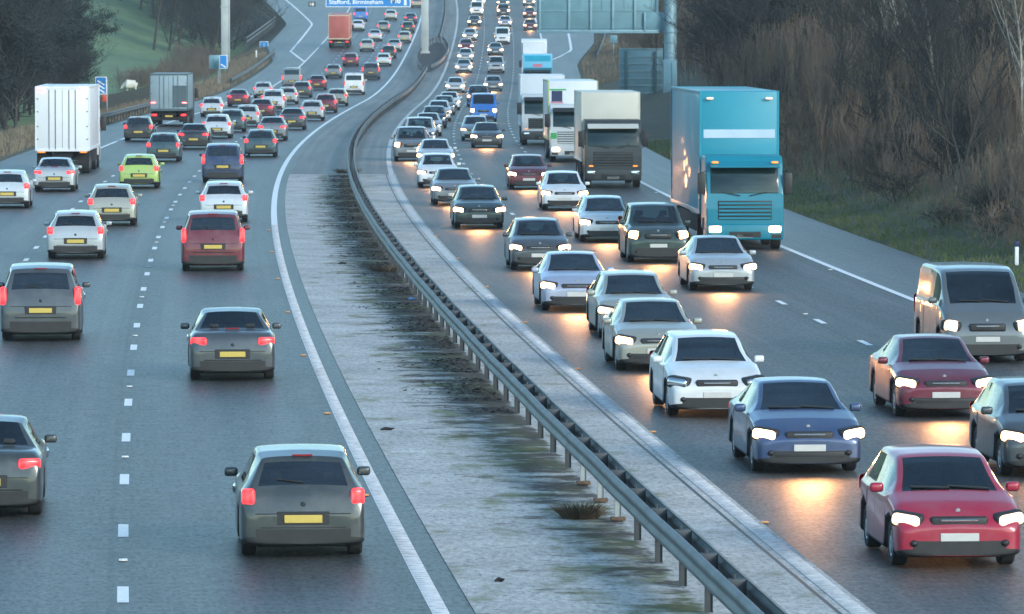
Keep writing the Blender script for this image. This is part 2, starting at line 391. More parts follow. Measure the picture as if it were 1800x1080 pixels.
# road studs
sb = MB(); sb.box(-.06, .06, -.09, .09, 0, .022, .012, 2); stud_me = sb.mesh('road_stud')
def studs(off, D0, D1, step, m, label, grp, dz=.004):
    d = D0
    while d < D1:
        if d > 62:
            o = link('road_stud', stud_me, m, loc=rp(off, d, dz)); o.rotation_euler.z = -head(d); tag(o, label, 'road stud', grp)
        d += step
studs(OFF['L23'], DL+5.5, 230, 18, M['white_stud'], 'white road stud in a gap of the broken line left of the median lane', 'white studs along the left lane line')
studs(OFF['Le']-.22, Dy(872), 200, 18, M['orange_stud'], 'amber road stud beside the ribbed white edge line', 'amber studs along the left edge line')
studs(OFF['Re']+.24, Dy(920), 200, 18, M['orange_stud'], 'amber road stud beside the worn edge line of the headlight side', 'amber studs along the right edge line')
studs(OFF['RB'], Dy(553), 230, 18, M['white_stud'], 'white road stud in a gap of the broken line nearest the hard shoulder', 'white studs along the right lane line')
studs(OFF['Rh']-.25, Dy(475), 260, 18, M['white_stud'], 'pale road stud beside the solid line of the hard shoulder', 'studs along the hard shoulder line')

# ------------------------------------------------------------------ crash barriers
WB = [(-.01, .157), (-.045, .15), (-.078, .115), (-.078, .06), (-.042, .025), (-.042, -.025), (-.078, -.06), (-.078, -.115), (-.045, -.15), (-.01, -.157)]
def rail_mesh(name, offf, Ds, side, zc=.61, sc=1.0):
    """W section swept along the road; side -1 bulges to the left"""
    prof = [(side*-x*sc, z*sc) for x, z in WB]; prof = prof+[(x-side*.012, z) for x, z in prof[::-1]]
    prof.append(prof[0]); P = np.zeros((len(Ds), len(prof), 3))
    for i, d in enumerate(Ds):
        o = offf(d) if callable(offf) else offf; h = head(d); b = rp(o, d)
        for j, (x, z) in enumerate(prof): P[i, j] = (b.x+x*math.cos(h), b.y-x*math.sin(h), b.z+zc+z)
    return grid(name, P, smooth=False)
br = empty('crash_barrier', rp(OFF['bar'], 62))
tag(br, 'double sided steel crash barrier on posts running down the middle of the median', 'crash barrier')
def prel(o, p):
    o.parent = p; o.location = Vector(o.location)-Vector(p.location); return o
def at_origin_mesh(me, p):
    me.transform(Matrix.Translation(-Vector(p.location))); return me
BD = np.concatenate([np.arange(30, 300, 1.6), np.arange(300, 606, 4.)])
bmp = {int(i): rnd.uniform(-.018, .018) for i in range(0, 800)}
# the rail is a little dented and stepped, with a kink where it was repaired
def wob(d): return .004*math.sin(d*.9)+.006*math.sin(d*.37+1)
for sd in (-1, 1):
    me = rail_mesh('rail', lambda d, sd=sd: OFF['bar']+sd*.115+wob(d), BD, sd)
    link('rail', at_origin_mesh(me, br), M['galv'], br)
pm = MB(); pm.box(-.05, -.042, -.035, .035, 0, .74); pm.box(.042, .05, -.035, .035, 0, .74); pm.box(-.0425, .0425, -.004, .004, 0, .74); post_me = pm.mesh('post', False)
pb = MB(); pb.box(-.11, .11, -.05, .05, .50, .74, .01); pb.tube([(-.03, 0, .74), (-.03, 0, .79)], .02, 6); brk_me = pb.mesh('spacer_bracket')
fb = MB(); fb.box(-.11, .11, -.1, .1, 0, .05, .015); foot_me = fb.mesh('foot_plate')
d0 = Dy(993)-3.2*3; far = []
for i in range(168):
    d = d0+3.2*i
    if d > 600: break
    b = rp(OFF['bar']+wob(d), d, .03 if d < DM else .01)
    if i < 48:
        p = link('post', post_me, M['postpale'] if i in (5, 6, 7) else M['post'], br, b-br.location, (0, 0, -head(d)))
        link('spacer_bracket', brk_me, M['post'], br, b-br.location, (0, 0, -head(d)))
        if i in (5, 6, 7): link('foot_plate', foot_me, M['rust'], p)
    else: far.append((b, head(d)))
mb = MB()
for b, h in far:
    mb.box(-.05, .05, -.035, .035, 0, .74, M=Matrix.Translation(b-br.location)@Matrix.Rotation(-h, 4, 'Z'))
tag(link('distant_posts', mb.mesh('distant_posts', False), M['post'], br), kind='stuff')
# barrier island round the gantry leg
def bulge(d): return 1.55*np.clip(math.sin(math.pi*np.clip((d-604)/100, 0, 1)), 0, 1)**.6
isl = empty('barrier_island', rp(OFF['bar'], 606)); tag(isl, 'steel crash barrier splitting in two around the gantry leg in the median', 'crash barrier')
for sd in (-1, 1):
    me = rail_mesh('rail', lambda d, sd=sd: OFF['bar']+sd*(.115+bulge(d)), np.arange(606, 704, 3.), sd, .62, 1.25); link('rail', at_origin_mesh(me, isl), M['galv'], isl)
mb = MB()
for d in np.arange(607, 704, 4.8):
    for sd in (-1, 1):
        b = rp(OFF['bar']+sd*(.08+bulge(d)), d)-isl.location; mb.box(b.x-.05, b.x+.05, b.y-.04, b.y+.04, b.z, b.z+.7)
tag(link('posts', mb.mesh('posts', False), M['post'], isl), kind='stuff')
strip('island_bed', [lambda D: np.array([OFF['bar']-bulge(d)+.05 for d in D])-.05, lambda D: np.array([OFF['bar']+bulge(d)-.05 for d in D])+.05], mat('dark_island_bed', (.03, .035, .038), .9, 0, .3, 1), .03, D0=606, D1=702)
far_b = empty('crash_barrier', rp(OFF['bar'], 706)); tag(far_b, 'thin distant crash barrier in the median beyond the gantry leg', 'crash barrier')
for sd in (-1, 1):
    me = rail_mesh('rail', OFF['bar']+sd*.115, np.arange(706, 1130, 10.), sd); link('rail', at_origin_mesh(me, far_b), M['galv'], far_b)
mb = MB()
for d in np.arange(707, 1100, 3.2):
    b = rp(OFF['bar'], d)-far_b.location; mb.box(b.x-.05, b.x+.05, b.y-.03, b.y+.03, b.z, b.z+.7)
tag(link('posts', mb.mesh('posts', False), M['post'], far_b), kind='stuff')
def verge_rail(offf, D0, D1, label, two=False):
    e = empty('guard_rail', rp(offf(D0), D0)); tag(e, label, 'guard rail')
    for zc in ((.5, 1.0) if two else (.62,)):
        me = rail_mesh('rail', offf, np.arange(D0, D1, 3.), 1, zc, .6 if two else 1.0); link('rail', at_origin_mesh(me, e), M['galv'], e)
    i = 0; mb = MB(); n = 0
    for d in np.arange(D0+.5, D1, 3.2):
        b = rp(offf(d)-.1, d)-e.location; q = MB(); q.box(b.x-.05, b.x+.05, b.y-.04, b.y+.04, b.z-.3, b.z+(1.1 if two else .75)); link('post', q.mesh('post', False), M['post'], e)
verge_rail(lambda d: -18.5, 330, 455, 'steel guard rail along the left verge beside the white lorry')
verge_rail(lambda d: -18.7, 560, 662, 'steel guard rail along the dry grass verge beyond the dark lorry')
verge_rail(lambda d: float(np.interp(d, [690, 775, 800, 850], [-23.5, -23.2, -24.5, -28.5])), 690, 850, 'double guard rail curving with the distant slip road', True)
verge_rail(lambda d: float(np.interp(d, [640, 700, 800], [18.6, 20.4, 23.])), 640, 800, 'pale guard rail beside the slip road under the gantry sign')

# ------------------------------------------------------------------ vehicles: shapes
def car_meshes(T):
    L2, w, zs0 = T['L']/2, T['w'], T['zs']
    keys = T['keys']   # (y, kind, a, b, zs) kind 0 flat top at a; 1 cabin roof half width a height b
    def sec(k):
        y, kind, a, b, zs, ww = k
        if kind == 0: return [(.975*ww, zs), (.91*ww, zs+.65*(a-zs)), (.87*ww, a-.012), (.82*ww, a), (0, a+.03)]
        return [(.975*ww, zs), (.945*ww, zs+.025), (a+.055, b-.09), (a+.01, b-.032), (0, b)]
    ys = sorted({k[0] for k in keys} | set(T['cuts']) | {wy+d for wy in T['wheels'] for d in (-.39, -.30, 0, .30, .39)} | {g+d for g in T['gaps'] for d in (-.007, .007)})
    ys = [y for y in ys if -L2 <= y <= L2]
    kd = [k[0] for k in keys]; ks = [sec(k) for k in keys]
    def zbot(y):
        z = np.interp(y, [-L2, -L2+.12, L2-.12, L2], [.22, .17, .15, .19])
        for wy in T['wheels']:
            d = abs(y-wy)
            if d <= .385: z = max(z, T['ra']*(1.0 if d < .1 else .86))
        return z
    bm = bmesh.new(); rows = []
    for y in ys:
        i = min(max(np.searchsorted(kd, y), 1), len(kd)-1); t = (y-kd[i-1])/(kd[i]-kd[i-1])
        top = [tuple((1-t)*a+t*b for a, b in zip(p, q)) for p, q in zip(ks[i-1], ks[i])]
        ww = (1-t)*keys[i-1][5]+t*keys[i][5]; zb = zbot(y); zs = top[0][1]
        zm = max(min(zb+.30, zs-.10), zb+.10)
        pts = [(0, zb), (.80*ww, zb), (.965*ww, zb+.03), (.992*ww, zb+.09), (ww, zm)]+top
        rows.append([[bm.verts.new((sx*x, y, z)) for x, z in pts] if sx > 0 else None for sx in (1,)][0])
        r = rows[-1]; rows[-1] = (r, [r[0]]+[bm.verts.new((-v.co.x, y, v.co.z)) for v in r[1:-1]]+[r[-1]])
    def gmat(y, j):
        for i, (nm, y0, y1, jj) in enumerate(T['glass']):
            if j == jj+1 and y0 < y < y1: return i+1
        if j in (1, 2) or (j in (3, 4) and any(abs(y-g) < .007 for g in T['gaps'])): return NG
        return 0
    NG = len(T['glass'])+1
    for a, b, y0, y1 in zip(rows, rows[1:], ys, ys[1:]):
        ym = (y0+y1)/2
        for sd in (0, 1):
            for j in range(9):
                q = [a[sd][j], a[sd][j+1], b[sd][j+1], b[sd][j]]
                f = bm.faces.new(q if sd == 0 else q[::-1]); f.material_index = gmat(ym, j)
    for r in (rows[0], rows[-1]):
        for j in range(9):
            q = list(dict.fromkeys([r[0][j], r[0][j+1], r[1][j+1], r[1][j]])); f = bm.faces.new(q); f.material_index = NG if j in (1, 2, 3) else 0
    cr = bm.edges.layers.float.get('crease_edge') or bm.edges.layers.float.new('crease_edge')
    for a, b in zip(rows, rows[1:]):
        for sd in (0, 1):
            for j, cv in ((3, .55), (5, .6), (7, .45), (8, .3)):
                ed = bm.edges.get((a[sd][j], b[sd][j]))
                if ed: ed[cr] = cv
    for r in (rows[0], rows[-1]):
        for sd in (0, 1):
            for j in range(9):
                ed = bm.edges.get((r[sd][j], r[sd][j+1]))
                if ed: ed[cr] = .35
    bmesh.ops.recalc_face_normals(bm, faces=bm.faces[:])
    me = bpy.data.meshes.new('cage'); bm.to_mesh(me); bm.free()
    for i in range(len(T['glass'])+2): me.materials.append(M['trim'])
    o = bpy.data.objects.new('cage', me); COL.objects.link(o); mo = o.modifiers.new('s', 'SUBSURF'); mo.levels = 2; mo.render_levels = 2
    dg = bpy.context.evaluated_depsgraph_get(); ev = bpy.data.meshes.new_from_object(o.evaluated_get(dg))
    bpy.data.objects.remove(o); out = {}
    from mathutils.bvhtree import BVHTree
    bt = bmesh.new(); bt.from_mesh(ev); T['bvh'] = BVHTree.FromBMesh(bt); bt.free()
    for i, nm in enumerate(['body']+[g[0] for g in T['glass']]+['lower_trim']):
        for sd in ((-1, 1) if nm == 'side_window' else (0,)):
            b2 = bmesh.new(); b2.from_mesh(ev)
            bmesh.ops.delete(b2, geom=[f for f in b2.faces if f.material_index != i or (sd and f.calc_center_median().x*sd < 0)], context='FACES')
            for f in b2.faces: f.material_index = 0; f.smooth = True
            m2 = bpy.data.meshes.new('m_'+nm); b2.to_mesh(m2); b2.free(); m2.materials.clear(); out.setdefault(nm, []).append(m2)
    bpy.data.meshes.remove(ev)
    return out
def K(y, kind, a, b, zs, w): return (y, kind, a, b, zs, w)
TYPES = {}
TYPES['hatchback'] = dict(gaps=(.98, -.04, -.86), L=4.1, w=.88, zs=.88, ra=.66, wheels=(-1.22, 1.30), r=.31, zh=.66, zt=.88, keys=[
    K(-2.05, 0, .60, 0, .52, .76), K(-2.01, 0, .78, 0, .70, .83), K(-1.94, 0, .96, 0, .90, .85), K(-1.62, 1, .53, 1.40, .92, .87), K(-1.2, 1, .57, 1.46, .91, .88), K(-.4, 1, .59, 1.48, .90, .885),
    K(.28, 1, .57, 1.43, .89, .885), K(.72, 1, .63, 1.20, .89, .88), K(1.08, 0, .98, 0, .92, .87), K(1.6, 0, .88, 0, .82, .86), K(1.88, 0, .75, 0, .69, .855), K(2.0, 0, .64, 0, .58, .82), K(2.05, 0, .55, 0, .49, .74)],
    cuts=(-1.5, -.72, -.1, .02, .6), glass=[('rear_window', -1.94, -1.62, 7), ('windscreen', .28, 1.08, 7), ('side_window', -1.3, -.1, 5), ('side_window', .02, .66, 5)])
TYPES['saloon'] = dict(gaps=(.98, -.09, -1.02), L=4.65, w=.90, zs=.86, ra=.66, wheels=(-1.38, 1.42), r=.32, zh=.65, zt=.84, keys=[
    K(-2.32, 0, .60, 0, .52, .78), K(-2.28, 0, .84, 0, .76, .84), K(-2.18, 0, .99, 0, .90, .87), K(-1.62, 0, 1.02, 0, .92, .89), K(-1.02, 1, .53, 1.38, .91, .90), K(-.5, 1, .58, 1.44, .90, .90),
    K(.2, 1, .56, 1.41, .89, .90), K(.68, 1, .63, 1.18, .89, .90), K(1.08, 0, .97, 0, .91, .89), K(1.75, 0, .87, 0, .81, .88), K(2.1, 0, .75, 0, .69, .87), K(2.26, 0, .64, 0, .58, .84), K(2.32, 0, .55, 0, .49, .76)],
    cuts=(-1.3, -.72, -.15, -.03, .55), glass=[('rear_window', -1.62, -1.02, 7), ('windscreen', .2, 1.08, 7), ('side_window', -1.03, -.15, 5), ('side_window', -.03, .62, 5)])
TYPES['estate'] = dict(gaps=(.98, -.09, -.92), L=4.7, w=.90, zs=.88, ra=.66, wheels=(-1.36, 1.42), r=.32, zh=.66, zt=.90, keys=[
    K(-2.35, 0, .60, 0, .52, .78), K(-2.31, 0, .80, 0, .72, .85), K(-2.24, 0, .97, 0, .90, .87), K(-1.9, 1, .54, 1.40, .92, .89), K(-1.4, 1, .57, 1.46, .91, .90), K(-.5, 1, .59, 1.48, .90, .90),
    K(.2, 1, .57, 1.43, .89, .90), K(.68, 1, .63, 1.19, .89, .90), K(1.08, 0, .98, 0, .92, .89), K(1.75, 0, .88, 0, .82, .88), K(2.1, 0, .76, 0, .70, .87), K(2.28, 0, .64, 0, .58, .84), K(2.35, 0, .55, 0, .49, .76)],
    cuts=(-1.7, -1.0, -.85, -.15, -.03, .55), glass=[('rear_window', -2.24, -1.9, 7), ('windscreen', .2, 1.08, 7), ('side_window', -1.8, -1.0, 5), ('side_window', -.85, -.15, 5), ('side_window', -.03, .62, 5)])
TYPES['four_by_four'] = dict(gaps=(.95, -.035, -.885), L=4.5, w=.94, zs=1.05, ra=.78, wheels=(-1.36, 1.38), r=.37, zh=.84, zt=1.05, keys=[
    K(-2.25, 0, .66, 0, .58, .82), K(-2.21, 0, .95, 0, .86, .89), K(-2.14, 0, 1.14, 0, 1.06, .91), K(-1.92, 1, .62, 1.66, 1.08, .93), K(-1.4, 1, .66, 1.73, 1.07, .94), K(-.5, 1, .67, 1.76, 1.06, .94),
    K(.3, 1, .65, 1.71, 1.05, .94), K(.72, 1, .71, 1.42, 1.05, .94), K(1.02, 0, 1.15, 0, 1.08, .93), K(1.7, 0, 1.07, 0, 1.0, .92), K(2.05, 0, .97, 0, .91, .91), K(2.2, 0, .76, 0, .70, .88), K(2.25, 0, .64, 0, .56, .81)],
    cuts=(-1.7, -.95, -.82, -.1, .03, .6), glass=[('rear_window', -2.14, -1.92, 7), ('windscreen', .3, 1.02, 7), ('side_window', -1.75, -.95, 5), ('side_window', -.82, -.1, 5), ('side_window', .03, .68, 5)])
TYPES['van'] = dict(gaps=(1.42, .33, -.75), L=5.0, w=.97, zs=1.18, ra=.74, wheels=(-1.55, 1.62), r=.34, zh=.80, zt=1.05, keys=[
    K(-2.5, 0, .66, 0, .56, .86), K(-2.47, 0, 1.1, 0, 1.0, .92), K(-2.43, 0, 1.26, 0, 1.18, .94), K(-2.33, 1, .76, 1.92, 1.20, .95), K(-1.9, 1, .78, 2.0, 1.20, .97), K(0, 1, .78, 2.02, 1.20, .97),
    K(.85, 1, .74, 1.95, 1.2, .97), K(1.35, 1, .78, 1.6, 1.19, .96), K(1.78, 0, 1.24, 0, 1.16, .95), K(2.15, 0, 1.08, 0, 1.0, .93), K(2.38, 0, .9, 0, .82, .91), K(2.47, 0, .72, 0, .64, .88), K(2.5, 0, .6, 0, .52, .79)],
    cuts=(-2.2, -1.2, .25, .4, 1.2), glass=[('rear_window', -2.43, -2.33, 7), ('windscreen', .85, 1.78, 7), ('side_window', .4, 1.3, 5)])
for k, T in TYPES.items(): T['m'] = car_meshes(T)
def wheel_meshes(r, wd=.2, n=26):
    q = MB(); q.lathe_x([(-wd/2, r*.62), (-wd/2, r*.93), (-wd/2+.03, r), (wd/2-.03, r), (wd/2, r*.93), (wd/2, r*.62)], n); ty = q.mesh('tyre')
    q = MB(); q.lathe_x([(-wd/2+.02, r*.63), (-wd/2+.005, r*.6), (-wd/2+.03, r*.52), (-wd/2+.035, r*.2), (-wd/2+.01, r*.12), (-wd/2+.01, 0)], 20)
    q.lathe_x([(wd/2-.02, r*.63), (wd/2-.005, r*.6), (wd/2-.03, r*.52), (wd/2-.035, r*.2), (wd/2-.01, r*.12), (wd/2-.01, 0)], 20)
    for a in range(5):
        for sx in (-1, 1):
            q.box(sx*(wd/2-.03)-.012, sx*(wd/2-.03)+.02, -.03, .03, r*.1, r*.58, .008, 1, M=Matrix.Rotation(a*2*math.pi/5, 4, 'X'))
    return ty, q.mesh('rim')
WH = {r: wheel_meshes(r) for r in (.31, .32, .34, .37)}; WHT = wheel_meshes(.5, .3)
def cabin(T, typ):
    q = MB(); b = T['zs']; ws = [k for k in T['keys'] if k[1] == 0 and k[0] > .5][0][0]; fy = ws-1.0; van = typ == 'van'
    for x in (-.37, .37):
        q.box(x-.24, x+.24, fy-.62, fy-.12, b-.42, b-.28, .05); q.box(x-.23, x+.23, -.06, .06, -.3, .30, .05, M=Matrix.Translation((x*0, fy-.66, b-.05))@Matrix.Rotation(R(12), 4, 'X'))
        q.box(x-.12, x+.12, fy-.80, fy-.70, b+.28, b+.44, .04)
        if not van: q.box(x-.10, x+.10, fy-1.62, fy-1.54, b+.14, b+.28, .04)
    if not van: q.box(-T['w']+.13, T['w']-.13, -T['L']/2+.40, -T['L']/2+.42, .45, b+.10, .005, 1)
    if not van: q.box(-.62, .62, fy-1.62, fy-1.48, b-.35, b+.13, .05); q.box(-.6, .6, fy-1.5, fy-1.0, b-.42, b-.28, .05)
    else: q.box(-.85, .85, fy-1.0, fy-.95, b-.5, b+.7, .01)
    q.box(-.66, .66, fy+.22, fy+.62, b-.30, b-.02, .06); q.box(-.7, .7, -T['L']/2+.55, fy+.6, b-.56, b-.5, .01)
    q.tube([(.37+.17*math.cos(a), fy+.16, b-.02+.17*math.sin(a)) for a in [i*math.pi/6 for i in range(13)]], .018, 6, False)
    return q.mesh('interior')
for k, T in TYPES.items(): T['cab'] = cabin(T, k)
def hitf(T, x, z, front=True):
    h = T['bvh'].ray_cast(Vector((x, 5 if front else -5, z)), Vector((0, -1 if front else 1, 0))); return h[0].y if h[0] else (T['L']/2 if front else -T['L']/2)
def hitz(T, x, y): h = T['bvh'].ray_cast(Vector((x, y, 4)), Vector((0, 0, -1))); return h[0].z if h[0] else 1
def ballmesh(name, r, sub=3):
    q = MB(); q.ball((0, 0, 0), r, sub); return q.mesh(name)
def rbox(name, sx, sy, sz, b, seg=3):
    q = MB(); q.box(-sx/2, sx/2, -sy/2, sy/2, -sz/2, sz/2, b, seg); return q.mesh(name)
q = MB(); q.lathe_x([(-.01, 0), (-.01, .022), (.0, .036), (.01, .022), (.01, 0)], 14); bd_me = q.mesh('badge'); bd_me.transform(Matrix.Rotation(R(90), 4, 'Z')); hh_me = rbox('headlight_housing', .46, .35, .225, .07)
ub_me = rbox('underbody', 1.35, 4.0, .26, .05, 2); hl_me = rbox('headlight', .40, .36, .175, .065); hls_me = rbox('headlight', .32, .28, .24, .08)
tl_me = rbox('tail_light', .19, .22, .23, .05); tlv_me = rbox('tail_light', .14, .16, .42, .05); tlw_me = rbox('tail_light', .34, .22, .16, .05)
def shell(me):
    b = bmesh.new(); b.from_mesh(me); bmesh.ops.delete(b, geom=[f for f in b.faces if f.normal.y > -.12], context='FACES'); b.to_mesh(me); b.free(); return me
for q_ in (tl_me, tlv_me, tlw_me): shell(q_)
mir_me = rbox('mirror', .19, .10, .13, .04); rec_me = rbox('plate_recess', .72, .03, .19, .01, 1); bar_me = rbox('bumper_strip', 1.16, .03, .022, .008, 1); chr_me = rbox('chrome_strip', .5, .02, .03, .008, 1); pl_me = rbox('number_plate', .52, .02, .11, .006, 1); gr_me = rbox('grille', .78, .12, .17, .04); lip_me = rbox('lower_grille', 1.2, .16, .17, .05); bl_me = rbox('brake_light', .28, .03, .03, .01, 1)
fog_me = ballmesh('fog_light', (.06, .06, .05), 2)
def build_car(name, typ, paintm, lights, facing, small=False, plate=True):
    """facing 'rear' or 'front': which end the viewer sees"""
    T = TYPES[typ]; e = empty(name); L2 = T['L']/2; w = T['w']; m = T['m']
    link('body', m['body'][0], paintm, e); link('lower_trim', m['lower_trim'][0], M['trim'], e)
    for g in ('windscreen', 'rear_window', 'side_window'):
        for mm in m.get(g, []): link(g, mm, M['glass' if small or typ == 'van' and g != 'windscreen' else 'carglass'], e)
    link('underbody', ub_me, M['under'], e, (0, 0, .29)).scale = (w/.9, T['L']/4.4, 1)
    ty, rim = WH[T['r']]
    for wy in T['wheels']:
        for sx in (-1, 1):
            wo = link('wheel', ty, M['tyre'], e, (sx*(w-.15), wy, T['r']))
            if not small: link('rim', rim, M['rim'], wo)
    tall = typ in ('van', 'four_by_four')
    if not small:
        link('interior', T['cab'], M['cabin'], e)
        fr = facing == 'front'
        link('badge', bd_me, M['rim' if fr else 'trim'], e, (0, hitf(T, 0, T['zh']+(.12 if fr else .10), fr)+(.006 if fr else -.006), T['zh']+(.12 if fr else .10)))
        if fr:
            for sx in (-1, 1):
                yy = hitf(T, sx*w*.70, .36); link('fog_light', fog_me, M['trim'], e, (sx*w*.70, yy-.015, .36))
                yy = hitf(T, sx*(w-.24), T['zh']-.0); link('headlight_housing', hh_me, M['trim'], e, (sx*(w-.235), L2-.262 if not tall else L2-.24, T['zh']), (0, R(-8*sx), R(-24*sx)))
            ws = [k for k in T['keys'] if k[1] == 0 and k[0] > .5][0][0]
            q = MB()
            for x0, x1 in ((-.55, .02), (.0, .52)):
                pp = [(x0+(x1-x0)*i/4, ws-.02-.05*i/4) for i in range(5)]; q.tube([(x, y, hitz(T, x, y)+.018) for x, y in pp], .012, 5)
            link('wiper', q.mesh('wiper'), M['trim'], e)
        else:
            if typ != 'saloon':
                zb_ = {'hatchback': 1.0, 'estate': 1.0, 'four_by_four': 1.18, 'van': 1.3}[typ]; q = MB(); q.tube([(x, hitf(T, x, zb_+.05+abs(x)*.12, False)-.015, zb_+.05+abs(x)*.12) for x in (0, -.12, -.24, -.36)], .011, 5); link('wiper', q.mesh('wiper'), M['trim'], e)
            zt_ = T['zh']-.03; q = MB(); q.tube([(x, hitf(T, x, zt_, False)-.001, zt_) for x in np.linspace(-w*.74, w*.74, 13)], .007, 5); link('tailgate_gap', q.mesh('tailgate_gap'), M['trim'], e)
    for sx in (-1, 1):
        if lights in ('head', 'dim', 'off', 'one'):
            lm = {'head': M['head'], 'dim': M['headdim'], 'off': M['chrome'], 'one': M['head']}[lights]
            link('headlight', hls_me if tall else hl_me, lm, e, (sx*(w-.22), L2-.235 if not tall else L2-.16, T['zh']), (0, R(-8*sx), R(-24*sx)))
        else: link('headlight', hl_me, M['chrome'], e, (sx*(w-.22), L2-.235, T['zh']), (0, 0, R(-24*sx)))
        tm = {'tail': M['tail'], 'taildim': M['taildim']}.get(lights, M['taildim'])
        if tall: link('tail_light', tlv_me, tm, e, (sx*(w-.10), -L2+.10, T['zt']), (0, 0, R(12*sx)))
        else: link('tail_light', tlw_me if typ == 'saloon' else tl_me, tm, e, (sx*(w-.15-(.08 if typ == 'saloon' else 0)), -L2+.145, T['zt']-.02), (0, 0, R(16*sx)))
        link('mirror', mir_me, paintm, e, (sx*(w+.055), {'van': 1.3, 'four_by_four': .66}.get(typ, .62), T['zs']+.12))
    if plate:
        if facing == 'rear' and not small: link('plate_recess', rec_me, M['trim'], e, (0, -L2-.002+.014, .565 if not tall else .725)); link('bumper_strip', bar_me, M['trim'], e, (0, -L2+.012 if not tall else -L2-.004, .44 if not tall else .56))
        if facing == 'rear': link('number_plate', pl_me, M['plate_y'], e, (0, -L2-.012, .56 if not tall else .72))
        else: link('number_plate', pl_me, M['plate_w'], e, (0, L2+.006, .44 if not tall else .52))
    if facing == 'rear' and not small: link('brake_light', bl_me, M['redlens'], e, (0, -L2+(.42 if typ == 'saloon' else .40 if not tall else .33), {'saloon': 1.06, 'van': 1.96, 'four_by_four': 1.66}.get(typ, 1.40)))
    if facing == 'front' and not small: link('chrome_strip', chr_me, M['chrome'], e, (0, L2-.018 if not tall else L2+.014, T['zh']+.005))
    link('grille', gr_me, M['trim'], e, (0, L2-.085 if not tall else L2-.05, T['zh']-.03)); link('lower_grille', lip_me, M['trim'], e, (0, L2-.085, .33 if not tall else .42))
    return e
